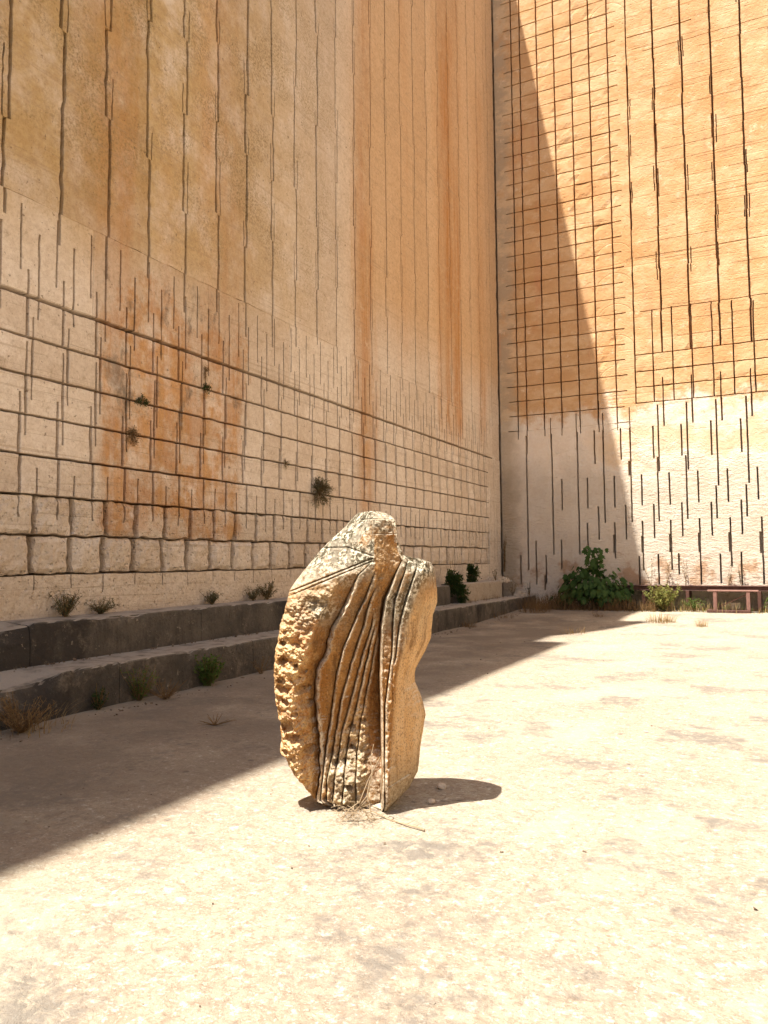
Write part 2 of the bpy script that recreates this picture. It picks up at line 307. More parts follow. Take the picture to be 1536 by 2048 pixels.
XW, YR = -7.75, 24.05
# ------------------------------------------------------------------ ground
def spaced(a, b, n): return list(np.linspace(a, b, n, endpoint=False))
gx = spaced(-70, -9, 8) + spaced(-9, 4.5, 150) + spaced(4.5, 16, 16) + [16, 40, 80]
gy = spaced(-80, -26, 6) + spaced(-26, 1, 14) + spaced(1, 10, 130) + spaced(10, 24.3, 110) + [24.3, 60, 100]
GX, GY = np.meshgrid(gx, gy, indexing='ij')
def rise(X, Y):
    t = np.clip((Y - 17.5) / 5.5, 0, 1); t = t * t * (3 - 2 * t); return .13 * t
def ground_z(x, y): return float(rise(np.array(x), np.array(y)))
G3 = np.stack([GX, GY, GX * 0], -1)
GZ = rise(GX, GY) + .010 * fbm(G3, .8, 3, 3) + .0045 * fbm(G3, 5, 2, 8) + .03 * np.clip(1 - np.abs(GX + 6.55) / .35, 0, 1) ** 2 * (vn(G3, 3, 5) * .5 + .5)
nx, ny = GX.shape; idx = np.arange(nx * ny).reshape(nx, ny)
q = np.stack([idx[:-1, :-1], idx[1:, :-1], idx[1:, 1:], idx[:-1, 1:]], -1).reshape(-1, 4)
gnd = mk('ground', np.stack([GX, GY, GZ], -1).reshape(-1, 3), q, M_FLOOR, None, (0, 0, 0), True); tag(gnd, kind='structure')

# ------------------------------------------------------------------ cut stone pieces
def wmap(wall, U, Z, D):
    return np.stack([XW - D, U, Z], -1) if wall == 'L' else np.stack([U, YR + D, Z], -1)
def breaks(a, b, extra, res, bev):
    s = {a, b}
    if bev and b - a > 4 * bev: s |= {a + bev, b - bev}
    for e in extra:
        if a + .001 < e < b - .001: s.add(e)
    s = sorted(s); o = [s[0]]
    for e in s[1:]:
        if e - o[-1] < .0015:
            continue
        n = max(1, int(math.ceil((e - o[-1]) / res))); p = o[-1]
        o += [p + (e - p) * i / n for i in range(1, n + 1)]
    return np.array(o)
def piece(parent, name, wall, u0, u1, z0, z1, slots=(), mat=None, res=.14, bev=.007, thick=.34, jit=.004, rough=.0025, off=0., rnd_=0., chip=0., warp=None, smooth=False, extra_z=(), pit=0., rs=7.):
    sl = [s for s in slots if s[1] > u0 and s[0] < u1 and s[3] > z0 and s[2] < z1]
    us = breaks(u0, u1, [e for s in sl for e in s[:2]], res, bev); zs = breaks(z0, z1, [e for s in sl for e in s[2:]] + list(extra_z), res, bev)
    nu, nz = len(us), len(zs); uc = (us[1:] + us[:-1]) / 2; zc = (zs[1:] + zs[:-1]) / 2
    mask = np.zeros((nu + 1, nz + 1), bool); mask[1:-1, 1:-1] = True
    for a, b, c, d in sl: mask[1:-1, 1:-1][np.ix_((uc > a) & (uc < b), (zc > c) & (zc < d))] = False
    U, Z = np.meshgrid(us, zs, indexing='ij'); P = wmap(wall, U, Z, U * 0)
    du = np.minimum(U - u0, u1 - U); dz = np.minimum(Z - z0, z1 - Z); de = np.minimum(du, dz)
    D = -off + rough * fbm(P, rs, 3, 11)
    if pit: D = D + pit * np.clip(1 - worley(P, 9, 4) * 1.9, 0, 1) ** .7
    D = D + np.where(de < 1e-6, bev * .8, 0)
    if rnd_:
        t = np.clip(1 - de / rnd_, 0, 1); D = D + rnd_ * .8 * (1 - np.sqrt(1 - t * t * .98))
    if chip:
        c = np.clip(fbm(P, 5.5, 3, 21) - .12, 0, 1) * chip; D = D + c * np.clip(1 - de / .05, 0, 1)
    J1 = jit * (vn(P, 16, 31) + 1.3 * vn(P, 5, 32)); J2 = jit * (vn(P, 16, 41) + 1.3 * vn(P, 5, 42))
    if warp is not None: U = U + warp(U, Z)
    Fr = wmap(wall, U + J1, Z + J2, D).reshape(-1, 3); Bk = wmap(wall, U + J1, Z + J2, D * 0 + thick).reshape(-1, 3)
    N = nu * nz; ix = lambda i, j: i * nz + j; F = []
    I, J = np.nonzero(mask[1:-1, 1:-1])
    F += np.stack([ix(I, J), ix(I + 1, J), ix(I + 1, J + 1), ix(I, J + 1)], -1).tolist()
    a = mask[:-1, 1:-1] != mask[1:, 1:-1]                 # edges along z
    for i, j in zip(*np.nonzero(a)):
        p, q_ = (ix(i, j), ix(i, j + 1)) if mask[i, j + 1] else (ix(i, j + 1), ix(i, j))
        F.append([p, N + p, N + q_, q_])
    a = mask[1:-1, :-1] != mask[1:-1, 1:]
    for i, j in zip(*np.nonzero(a)):
        p, q_ = (ix(i + 1, j), ix(i, j)) if mask[i + 1, j] else (ix(i, j), ix(i + 1, j))
        F.append([p, N + p, N + q_, q_])
    used = np.unique(np.concatenate([np.array(f) for f in F])) if F else np.array([], int)
    if len(used) == 0: return None
    re = np.full(2 * N, -1); re[used] = np.arange(len(used)); V = np.concatenate([Fr, Bk])[used]
    o = mk(name, V, [[re[i] for i in f] for f in F], mat, parent, None, False)
    return o

WL = thing('quarry_wall', 'tall shaded sandstone quarry wall with long vertical saw grooves, rising behind the ledges', 'rock wall', (XW, 14, 0))
R_ = random.Random(3)
rows = [(1.46, 1.93), (1.93, 2.40), (2.40, 2.87), (2.87, 3.34), (3.34, 3.81), (3.81, 4.26), (4.26, 4.735)]
def fam(ph, pitch, u0, u1, jit=0.):
    k = math.ceil((u0 - ph) / pitch); o = []
    while ph + k * pitch < u1: o.append(ph + k * pitch + R_.uniform(-jit, jit)); k += 1
    return o
U0, U1 = 2.6, 22.86
def vs(us, z0, z1, w, j=.04): return [(u - w * (.72 + .035 * max(0, u - 10)), u + w * (.72 + .035 * max(0, u - 10)), z0 + R_.uniform(-j, j), z1 + R_.uniform(-j, j)) for u in us]
f8 = fam(6.37, .545, U0, U1, .012); f7 = fam(6.40, .5465, U0, U1, .012); f56 = fam(6.155, .5445, U0, U1, .006); f5 = fam(6.14, .533, U0, U1, .006)
f4 = fam(6.22, .53, U0, U1, .005); f3 = fam(6.30, .523, U0, U1, .005); f2 = fam(6.22, .523, U0, U1, .005); f1 = fam(6.37, .523, U0, U1, .006); f0 = fam(6.64, .52, U0, U1, .01); fm = fam(6.48, .56, 8.3, U1, .03)
joints = [f8, f7, f56, f5, f4, f3, f2]
gaps = [.085, .072, .044, .044, .038, .038, .038]
extra = [[], vs(f56, 2.14, 2.6, .022), vs(f7, 2.2, 2.71, .02), vs(f4, 3.08, 3.5, .02) , vs(f5, 3.2, 3.60, .022) + vs(f3, 3.52, 4.0, .018), vs(f4, 3.6, 4.2, .02), vs(f3, 4.1, 4.55, .018) + vs(f1, 4.51, 5, .02)]
for r, (za, zb) in enumerate(rows):
    us = [U0] + joints[r] + [U1]; gb, gt = (.012, .015) if r < 2 else (.012, .018)
    if r == 6: gt = .014
    for i in range(len(us) - 1):
        g = gaps[r] * (1 + .05 * max(0, us[i] - 10)) if r > 1 else gaps[r]
        a = us[i] + (g / 2 if i else 0); b = us[i + 1] - (g / 2 if i < len(us) - 2 else .003)
        if b - a < .05: continue
        near = a < 13
        kw = dict(res=.055 if near else .12, rnd_=.085, jit=.015, rough=.032, rs=8, pit=.024 if near else 0, chip=.05) if r == 0 else \
             dict(res=.055 if near else .12, rnd_=.05 if a < 7.6 else .03, jit=.014, rough=.022 if a < 7.6 else .012, rs=10, pit=.024 if near and a < 7.6 else .006, chip=.05, off=-.004) if r == 1 else \
             dict(res=.1 if near else .16, jit=.005, rough=.005, chip=.035, off=R_.uniform(-.003, .003))
        piece(WL, 'stone_block', 'L', a, b, za + gb, zb - gt, extra[r], M_L, **kw)
# band over the upper ledge
for a in np.arange(U0, 24, 2.4):
    piece(WL, 'base_course', 'L', a, min(a + 2.4, 23.94), .90, 1.449, vs(fam(6.38, .545, U0, U1, .03), 1.27, 1.6, .014, .06), M_L, res=.06 if a < 13 else .14, bev=.0, jit=.006, rough=.02, rs=4, pit=.012, off=-.02)
# course above the top level cut, with overshooting cuts and the lower ends of the long grooves
gro = [5.89 + .765 * k_ for k_ in range(-4, 14)] + [16.68 + .80 * k_ for k_ in range(0, 8)] + [23.02, 23.36]
gend = [rnd.uniform(5.3, 5.88) for g_ in gro]
s_up = vs(f2, 4.2, 5.10, .022) + vs(f1, 4.2, 5.55, .022) + vs(f0, 5.0, 5.84, .02, .05) + [(g_ - .022, g_ + .022, e_, 6.2) for g_, e_ in zip(gro, gend)]
e_ = U0
while e_ < 23.9:
    b = min(e_ + 2.3, 23.97)
    piece(WL, 'upper_course', 'L', e_, b, 4.772 if e_ < 22.5 else 4.74, 5.92, s_up, M_L, res=.14, bev=.012, jit=.004, rough=.008, rs=1.5, chip=.05)
    e_ = b
# long panels between the vertical grooves
segs = []
for g_ in gro:
    z = 5.6; s_ = []; sgn = R_.choice((-1, 1))
    while z < 21:
        L = R_.uniform(.9, 2.1); s_.append((z, z + L, sgn * R_.uniform(.014, .042))); sgn = -sgn if R_.random() < .85 else sgn; z += L
    segs.append(s_)
def goff(k_, Z):
    o = np.zeros_like(Z)
    for a, b, d in segs[k_]: o = np.where((Z >= a) & (Z < b), d, o)
    return o
ed = [U0] + gro + [24.0]
for i in range(len(ed) - 1):
    a, b = ed[i], ed[i + 1]
    if b < U0 + .1: continue
    a = max(a, U0); gl_, gr_ = i - 1, i; ez = []; sl = []
    for gi, side in ((gl_, -1), (gr_, 1)):
        if 0 <= gi < len(gro):
            for n_, (za, zb, d) in enumerate(segs[gi]):
                ez += [za - .006, za + .006]
                ov = R_.uniform(.25, .9); d2 = segs[gi][n_ - 1][2] if n_ else d
                if n_ and side == 1 and d2 < d - .02: sl.append((b - .02 - (d - d2) - .022, b - .02 - (d - d2), za, za + ov))
                if n_ and side == -1 and d2 > d + .02: sl.append((a + .02 + (d2 - d), a + .02 + (d2 - d) + .022, za, za + ov))
    def wp(U, Z, a=a, b=b, gl_=gl_, gr_=gr_):
        t = (U - a) / (b - a); r = 0 * U
        if 0 <= gl_ < len(gro): r = r + goff(gl_, Z) * np.clip(1 - t * 2, 0, 1) ** .5
        if 0 <= gr_ < len(gro): r = r + goff(gr_, Z) * np.clip(t * 2 - 1, 0, 1) ** .5
        return r
    near = a < 12
    piece(WL, 'stone_panel', 'L', a + ((.025 if a < 11 else .022) if i else 0), b - ((.025 if a < 11 else .022) if i < len(ed) - 2 else 0), 5.92, 18.8 if 6.5 < a < 10.3 else 20.9, sl, M_L, res=.1 if a < 9.6 else .2, bev=.004, jit=.009 if near else .006, rough=.009, rs=1.6, warp=wp, extra_z=ez, chip=.05, off=R_.uniform(-.003, .004))
# strip beside the inner corner, below the panels
piece(WL, 'stone_panel', 'L', 22.87, 24.0, .92, 4.738, [(u - .011, u + .011, a, b) for u, a, b in ((23.02, 2.0, 4.9), (23.36, 1.35, 4.9), (23.62, 1.5, 3.4))], M_L, res=.14, jit=.012, rough=.012, pit=.01)
piece(WL, 'stone_panel', 'L', -14, U0 - .012, .9, 21.5, [(u, u + .03, 1, 21) for u in np.arange(-13.5, 2, .765)], M_L, res=.5)
# rock body with the stepped rim that throws the shade
prof = [(-24, 0), (-24, 24.3), (2, 24.2), (7.15, 24.3), (7.3, 20.9), (9.4, 21.1), (9.55, 23.6), (10.65, 29.0), (10.8, 25), (13, 25.1), (15, 26.3), (28, 26.3), (28, 0)]
V = [(XW - .34, y, z) for y, z in prof] + [(XW - 6, y, z) for y, z in prof]; n_ = len(prof)
F = [list(range(n_)), list(range(2 * n_ - 1, n_ - 1, -1))] + [[i, i + n_, (i + 1) % n_ + n_, (i + 1) % n_] for i in range(n_)]
mk('rock_body', V, [f[::-1] for f in F], M_L, WL)

# ------------------------------------------------------------------ end wall
WR = thing('quarry_wall', 'sunlit orange end wall of the quarry, sawn into a grid, with a diagonal shadow edge', 'rock wall', (-3.5, YR, 0))
RZ = [5.67 + .477 * k_ for k_ in range(32)]
cols = [-7.13, -6.84, -6.28, -5.725, -5.17, -4.62, -4.05]
short = [(-6.27, 5.43, 6.39), (-6.09, 4.99, 6.01), (-5.73, 5.42, 6.17), (-5.29, 4.93, 6.07), (-5.16, 5.44, 6.32), (-4.6, 5.43, 6.39), (-4.48, 4.87, 6.01), (-4.05, 5.44, 6.18), (-3.69, 4.82, 6.11), (-7.13, 5.4, 5.7), (-6.85, 4.9, 5.7)]
low = [(-6.88, 1.24, 5.5), (-6.07, 1.72, 5.5), (-5.27, 1.71, 5.5), (-4.75, 4.46, 5.5), (-4.49, 2.66, 5.5), (-3.97, 4.54, 5.5), (-3.7, 2.67, 5.5), (-5.78, 3.09, 4.06), (-4.99, 3.12, 4.06), (-4.19, 3.11, 4.07), (-3.4, 3.14, 4.07), (-4.68, 2.15, 3.17), (-3.88, 2.15, 3.18), (-5.02, 1.39, 2.68), (-4.21, 1.58, 2.67), (-3.41, 1.23, 2.69), (-6.63, 0.78, 2.17), (-7.13, 0.78, 1.72), (-6.32, 0.82, 1.71), (-5.83, 1.27, 2.18), (-6.37, 0.62, 1.08), (-3.53, 0.8, 1.65)]
perio = [(-3.04, 4.52, 5.5), (-2.89, 4.13, 6.12), (-2.25, 4.55, 5.49), (-2.09, 4.13, 6.12), (-1.45, 4.51, 5.52), (-1.30, 3.63, 6.12), (-0.67, 4.55, 5.51), (-0.51, 3.66, 6.14), (-2.94, 2.67, 4.57), (-2.15, 2.7, 4.56), (-2.62, 3.13, 4.09), (-1.84, 3.17, 4.09), (-1.06, 3.16, 4.11), (-0.29, 3.19, 4.11), (-1.37, 2.7, 3.64), (-0.59, 2.73, 3.63), (-3.08, 2.17, 3.18), (-2.3, 2.2, 3.19), (-1.51, 2.21, 3.18), (-0.73, 2.23, 3.21), (-2.62, 1.24, 2.7), (-1.84, 0.82, 2.72), (-1.03, 1.32, 2.72), (-0.23, 0.83, 2.72), (-2.99, 0.81, 1.71), (-2.43, 1.1, 1.72), (-1.32, 0.85, 1.7), (-0.78, 0.8, 1.74),
         (-2.72, 5.46, 6.92), (-1.93, 5.49, 6.91), (-1.15, 5.48, 6.91), (-0.37, 5.54, 6.91)]
grid5 = [(-2.97, 6.4, 8.99), (-2.42, 6.42, 9.0), (-1.88, 6.4, 9.0), (-1.33, 6.43, 8.99), (-0.79, 6.47, 8.93), (-0.25, 6.53, 8.84)]
def S(l, w=.050, dx=0.): return [(u + dx - w / 2, u + dx + w / 2, a, b) for u, a, b in l]
wide = [(-3.41, 1.75, 2.25), (-2.63, 1.75, 2.28), (-1.84, 1.75, 2.3), (-1.04, 1.75, 2.3), (-.25, 1.7, 2.3), (-3.72, 4.05, 4.5), (-4.22, 1.75, 2.3)]
lowS = S(low, .05) + S(perio) + S(perio, .05, 3.14) + S(short, .036) + S(wide, .06, -.028)
# lower, pale face with the staggered short cuts
for a, b in ((-7.715, -5.5), (-5.5, -3.512), (-3.512, -.05), (-.05, 3.1)):
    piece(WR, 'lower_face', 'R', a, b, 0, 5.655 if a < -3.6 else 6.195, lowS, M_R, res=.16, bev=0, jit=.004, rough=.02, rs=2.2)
# grid of cut blocks
hz = [(-7.43 + R_.uniform(-.05, .05), -3.76 + R_.uniform(-.06, .05), z - .015, z + .015) for z in RZ]
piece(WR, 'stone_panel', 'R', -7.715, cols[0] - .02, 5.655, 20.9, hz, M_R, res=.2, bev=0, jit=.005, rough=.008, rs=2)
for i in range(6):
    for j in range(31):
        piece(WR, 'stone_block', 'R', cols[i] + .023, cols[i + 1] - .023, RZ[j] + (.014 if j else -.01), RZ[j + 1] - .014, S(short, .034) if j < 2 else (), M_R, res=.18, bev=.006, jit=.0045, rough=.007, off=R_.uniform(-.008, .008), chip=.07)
hz2 = [(a, b, c - .002, d + .002) for a, b, c, d in hz]
piece(WR, 'stone_panel', 'R', cols[6] + .02, -3.512, 5.655, 20.9, hz2 + S(short, .034), M_R, res=.2, bev=0, jit=.006, rough=.008, rs=2, chip=.05)
# block rows right of the grid
z3 = [6.21, 6.68, 7.155, 7.66]
c3 = [-3.49, -2.97, -2.42, -1.88, -1.33, -.79, -.25, .29, .83, 1.37, 1.91, 2.45, 3.1]
sh5 = S([p for p in perio if p[1] > 5.4], .038) + S([p for p in perio if p[1] > 5.4], .038, 3.14)
for i in range(len(c3) - 1):
    for j in range(3):
        piece(WR, 'stone_block', 'R', c3[i] + .02, c3[i + 1] - .02, z3[j] + .017, z3[j + 1] - .017, sh5, M_R, res=.16, bev=.006, jit=.005, rough=.006, off=R_.uniform(-.006, .006), chip=.06)
# tall panels right of the grid
g3 = [-3.49, -2.71, -1.92, -1.12, -.31, .49, 1.29, 2.09, 3.1]
segR = [[(z_, z_ + 1.3, R_.choice((-1, 1)) * R_.uniform(.003, .014)) for z_ in np.arange(7.6, 21, 1.3)] for g_ in g3]
g5 = S(grid5, .038) + S(grid5, .038, 3.24)
hl = [(-3.3, .6, 8.96, 8.985), (-3.0, 2, 17.0, 17.02), (-3.45, -1.6, 17.55, 17.585), (-2.9, 3, 15.05, 15.062), (-3.4, 3, 10.62, 10.64), (-3.2, -1, 11.05, 11.065), (-3.4, 3, 13.42, 13.432), (-2.2, 3, 12.2, 12.212), (-3.4, 3, 18.9, 18.91)] + [(x_, x_ + R_.uniform(.8, 4.5), z_, z_ + R_.uniform(.007, .014)) for z_ in np.arange(8.1, 20.5, .477) for x_ in (R_.uniform(-3.45, -.5),)]
for i in range(len(g3) - 1):
    a, b = g3[i], g3[i + 1]
    def wr(U, Z, a=a, b=b, i=i):
        def of(k_):
            o = np.zeros_like(Z)
            for za, zb, d in segR[k_]: o = np.where((Z >= za) & (Z < zb), d, o)
            return np.where(Z < 8.6, 0, o)
        t = (U - a) / (b - a); return of(i) * np.clip(1 - 2 * t, 0, 1) ** .5 + of(i + 1) * np.clip(2 * t - 1, 0, 1) ** .5
    ez = [z_ + e for s_ in (segR[i], segR[i + 1]) for z_, _, _ in s_ for e in (-.006, .006)]
    sl = list(g5) + hl
    for gi, sd in ((i, -1), (i + 1, 1)):                      # doubled cuts beside the main groove
        for za, zb, d in segR[gi]:
            if R_.random() < .4 and za > 9: 
                x = g3[gi] + d - sd * R_.uniform(.05, .07); sl.append((x - .015, x + .015, za - R_.uniform(.2, .5), za + R_.uniform(.2, .6)))
    piece(WR, 'stone_panel', 'R', a + .027, b - .027, 7.677, 20.9, sl, M_R, res=.2, bev=.005, jit=.005, rough=.010, rs=2, warp=wr, extra_z=ez, chip=.06, off=R_.uniform(-.006, .006))
mb = MB(); mb.box((-13, YR + .34, -1), (20, YR + 6, 24.5)); mb.build('rock_body', M_R, WR)
# rock on the unseen sides of the pit
mb = MB(); mb.box((3.112, YR, -1), (20, YR + .339, 22)); 
mb.box((15.5, -26, -1), (24, YR - .01, 21))
tag(mb.build('terrain', M_TERR, None, (10, 0, -1)), kind='structure')

# ------------------------------------------------------------------ ledges
def ledge(name, label, x0, x1, z0, z1, cuts, amp, seed, notch=None):
    """x0 = front edge, x1 = back; swept stepped profile with worn edges"""
    t = thing(name, label, 'ledge', (x0, (cuts[0] + cuts[-1]) / 2, z0))
    for y0, y1 in zip(cuts[:-1], cuts[1:]): ledge_block(t, x0, x1, z0, z1, y0 + .006, y1 - .006, amp, seed, notch)
    return t
def ledge_block(t, x0, x1, z0, z1, y0, y1, amp, seed, notch):
    prof = [(x0, z0 - .05 + (z1 - z0 - .01) * k_ / 9) for k_ in range(10)] + [(x0 - .005, z1 - .022), (x0 - .016, z1 - .008), (x0 - .035, z1)] + [(x0 - .035 + (x1 - x0 + .035) * k_ / 7, z1) for k_ in range(1, 8)]
    ys = np.linspace(y0, y1, int((y1 - y0) / .05)); Pf = np.array(prof); n = len(prof)
    Yg, K = np.meshgrid(ys, np.arange(n), indexing='ij'); P = np.stack([Pf[K, 0], Yg, Pf[K, 1]], -1)
    wx = amp * fbm(P, 1.3, 4, seed) + .006 * fbm(P, 9, 2, seed + 4); wz = amp * .5 * fbm(P, 1.7, 3, seed + 9)
    edge = np.exp(-((K - 11) / 2.2) ** 2); chip_ = (np.clip(fbm(P, 2.2, 3, seed + 20) - .2, 0, 1) * .14 + np.clip(fbm(P, 7, 3, seed + 30) - .1, 0, 1) * .09) * edge
    X = P[..., 0] - np.abs(wx) * .6 - chip_ * .8; Z = P[..., 2] + np.where(K > 5, wz, 0) - chip_ * .6
    if notch is not None: X, Z = notch(P, X, Z, edge, K)
    V = np.stack([X, Yg, Z], -1).reshape(-1, 3); id_ = np.arange(len(ys) * n).reshape(len(ys), n)
    F = np.stack([id_[:-1, :-1], id_[1:, :-1], id_[1:, 1:], id_[:-1, 1:]], -1).reshape(-1, 4).tolist()
    nb = len(V); V = np.concatenate([V, [[x1 + 0, ys[0], z0 - .05], [x1, ys[-1], z0 - .05]]])
    F.append(list(id_[0]) + [nb]); F.append([nb + 1] + list(id_[-1][::-1]))
    mk('ledge_block', V, F, M_LEDGE, t)
def n1(P, X, Z, edge, K):
    b = np.clip(1 - np.abs(P[..., 1] - 5.3) / .55, 0, 1) ** .6; w = np.clip((K - 4) / 8, 0, 1) * np.where(K > 13, np.clip(1 - (K - 13) / 5, 0, 1), 1)
    return X - b * w * .18, Z - b * w * .13
def n2(P, X, Z, edge, K):
    b = np.clip(1 - np.abs(P[..., 1] - 5.55) / .45, 0, 1) ** .6; w = np.clip((K - 6) / 6, 0, 1) * np.where(K > 13, np.clip(1 - (K - 13) / 4, 0, 1), 1)
    return X - b * w * .12, Z - b * w * .09
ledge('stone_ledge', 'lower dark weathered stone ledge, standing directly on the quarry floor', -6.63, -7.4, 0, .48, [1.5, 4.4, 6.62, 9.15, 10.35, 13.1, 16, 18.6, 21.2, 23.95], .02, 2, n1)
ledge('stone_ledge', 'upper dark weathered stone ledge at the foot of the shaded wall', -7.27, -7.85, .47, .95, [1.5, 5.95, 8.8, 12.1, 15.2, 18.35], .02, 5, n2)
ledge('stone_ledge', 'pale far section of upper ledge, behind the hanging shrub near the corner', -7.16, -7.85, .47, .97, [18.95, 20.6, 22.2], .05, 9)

# ------------------------------------------------------------------ sculpture
KP = 294.; KZ = 302.; S0 = np.array([-2.51, 4.63, 0]); RT = np.array([.8954, .4453, 0]); TO = np.array([.4453, -.8954, 0])   # right, toward the camera
ry = np.array([1025, 1045, 1075, 1105, 1125, 1150, 1200, 1250, 1300, 1350, 1400, 1450, 1500, 1550, 1590, 1612.])
oL = ([1025, 1030, 1040, 1060, 1080, 1100, 1140, 1170, 1185, 1200, 1240, 1300, 1330, 1400, 1450, 1500, 1530, 1560, 1590, 1605, 1612], [722, 713, 704, 687, 664, 645, 612, 590, 580, 577, 567, 556, 553, 556, 566, 566, 583, 606, 628, 650, 672])
oR = ([1025, 1029, 1038, 1048, 1085, 1100, 1113, 1117, 1121, 1128, 1140, 1180, 1210, 1235, 1280, 1310, 1345, 1355, 1372, 1392, 1412, 1440, 1480, 1510, 1550, 1580, 1600, 1607, 1612], [764, 779, 790, 795, 797, 804, 808, 818, 838, 862, 868, 874, 875, 866, 862, 850, 831, 829, 829, 837, 845, 850, 842, 838, 832, 815, 790, 778, 774])
feat = {  # x in photo pixels at rows ry, for each carved line
 'A': [744, 752, 752, 753, 749, 722, 697, 671, 653, 636, 631, 635, 641, 642, 637, 676],
 'B': [746, 760, 762, 763, 762, 751, 732, 708, 688, 676, 668, 660, 653, 648, 645, 682],
 'C': [748, 765, 768, 769, 771, 765, 743, 729, 712, 698, 685, 676, 668, 657, 656, 690],
 'D': [750, 770, 774, 775, 777, 771, 752, 745, 729, 715, 702, 688, 680, 672, 668, 698],
 'E': [752, 775, 780, 781, 783, 777, 758, 752, 739, 728, 716, 704, 695, 690, 688, 710],
 'F': [753, 780, 786, 788, 790, 783, 763, 757, 750, 740, 730, 721, 716, 712, 712, 725],
 'R': [754, 785, 791, 794, 803, 791, 770, 762, 760, 759, 760, 760, 761, 761, 760, 755],
 'G': [755, 787, 793, 797, 815, 808, 789, 785, 783, 776, 769, 768, 767, 767, 767, 762],
 'H': [756, 789, 794, 799, 836, 828, 810, 797, 791, 781, 775, 772, 770, 769, 769, 766],
 'I': [756.5, 791, 795.5, 801, 850, 842, 820, 806, 799, 788, 783, 779, 776, 774, 773, 770]}
dep = {  # (valley, lip) depth toward the camera, metres, at rows ry
 'A': ([.10, .265, .27, .272, 0.27, 0.265, .22, .20, .20, .21, .22, .22, .22, .20, .16, .06], [.10, .265, .27, .272, 0.273, 0.285, .275, .26, .265, .275, .28, .275, .265, .24, .19, .07]),
 'B': ([.10, 0.268, 0.27, 0.27, 0.273, 0.268, .25, .235, .245, .25, .255, .25, .24, .22, .18, .07], [.10, 0.268, 0.27, 0.27, 0.273, 0.282, .285, .275, .28, .28, .28, .275, .26, .24, .2, .08]),
 'C': ([.10, 0.262, 0.264, 0.262, 0.265, 0.264, .26, .255, .26, .26, .262, .26, .25, .23, .19, .08], [.10, 0.262, 0.264, 0.262, 0.265, 0.276, .285, .28, .282, .283, .285, .285, .285, .27, .22, .09]),
 'D': ([.10, 0.256, 0.258, 0.254, 0.257, 0.258, .265, .26, .262, .265, .268, .27, .27, .255, .21, .09], [.10, 0.256, 0.258, 0.254, 0.257, 0.268, .28, .275, .28, .282, .285, .292, .295, .28, .23, .1]),
 'E': ([.10, 0.25, 0.25, 0.246, 0.249, 0.252, .258, .255, .258, .262, .266, .272, .275, .262, .215, .1], [.10, 0.25, 0.25, 0.246, 0.249, 0.26, .27, .268, .272, .276, .28, .29, .292, .278, .23, .1]),
 'F': ([.10, 0.245, 0.243, 0.238, 0.241, 0.246, .245, .245, .25, .254, .258, .264, .266, .25, .21, .1], [.10, 0.245, 0.243, 0.238, 0.241, 0.252, .255, .256, .262, .266, .272, .28, .28, .26, .215, .1]),
 'R': ([.06, .165, .21, .235, .225, .215, .205, .205, .205, .205, .205, .205, .205, .20, .18, .1], [.06, .165, .21, .235, .24, .28, .295, .30, .31, .315, .32, .32, .32, .31, .28, .16]),
 'G': ([.06, .165, .205, .23, .20, .225, .25, .265, .292, .31, .316, .316, .316, .306, .275, .16], [.06, .165, .205, .23, .22, .275, .29, .295, .31, .32, .322, .322, .322, .312, .28, .16]),
 'H': ([.06, .16, .2, .225, .19, .225, .25, .272, .302, .316, .32, .32, .32, .31, .275, .16], [.06, .16, .2, .225, .20, .27, .285, .292, .31, .32, .322, .322, .322, .31, .275, .16]),
 'I': ([.06, .16, .2, .22, .185, .26, .275, .285, .30, .31, .315, .315, .315, .305, .27, .15], None)}
NR = 520
yy = np.linspace(1025, 1612, NR)
yy = np.sort(np.concatenate([yy, np.linspace(1110, 1132, 20)])); NR = len(yy)
XL = np.interp(yy, *oL); XR = np.interp(yy, *oR)
noi = np.stack([yy * 0, yy * 0, yy / KP], -1)
roughL = np.clip((yy - 1165) / 40, 0, 1)
XL = XL + (2.2 * fbm(noi, 9, 3, 3) + 2.5 * fbm(noi, 22, 3, 4)) * roughL + .7 * fbm(noi, 20, 2, 12); XR = XR + .8 * fbm(noi + 9, 16, 3, 5)
def sm_(x): 
    k_ = np.array([.06, .24, .4, .24, .06]); return np.convolve(np.pad(x, 2, mode='edge'), k_, 'valid')
lines = []            # list of (x, depth, kind)
keys = 'ABCDEFRGHI'
fx = {}
prev = XL + 4
for kx in keys:
    x = sm_(np.interp(yy, ry, feat[kx])); w = (1.6 * fbm(noi + ord(kx), 7, 3, 6) + 1.2 * fbm(noi + ord(kx), 25, 2, 7)) * np.clip((yy - 1130) / 60, 0, 1)
    if kx in 'RGHI': w = w * .25
    if kx == 'A': w = w * 2.2
    x = np.maximum(x + w, prev + 1.2); x = np.minimum(x, XR - 1.5 * (len(keys) - keys.index(kx))); fx[kx] = x; prev = x
D_ = lambda l: np.interp(yy, ry, l)
rise_ = np.clip((yy - 1135) / 50, 0, 1)
start = dict(A=1125, B=1140, C=1172, D=1222, E=1245, F=1262, R=1112, G=1120, H=1125)
lines.append((XL, D_([-.04, -.03, -.03, -.03, -.03, -.02, -.02, 0, 0, 0, 0, 0, 0, .02, .03, .04])))
wA = fx['A'] - XL
lines.append((XL + wA * .10, D_([.0, .02, .02, .03, .03, .06, .10, .11, .115, .12, .12, .12, .11, .10, .09, .05])))
lines.append((XL + wA * .30, D_([.02, .05, .07, .085, .10, .13, .155, .155, .16, .165, .17, .175, .175, .155, .12, .05])))
lines.append((XL + wA * .62, D_([.05, .11, .155, .18, .20, .21, .205, .20, .195, .20, .205, .21, .21, .185, .145, .06])))
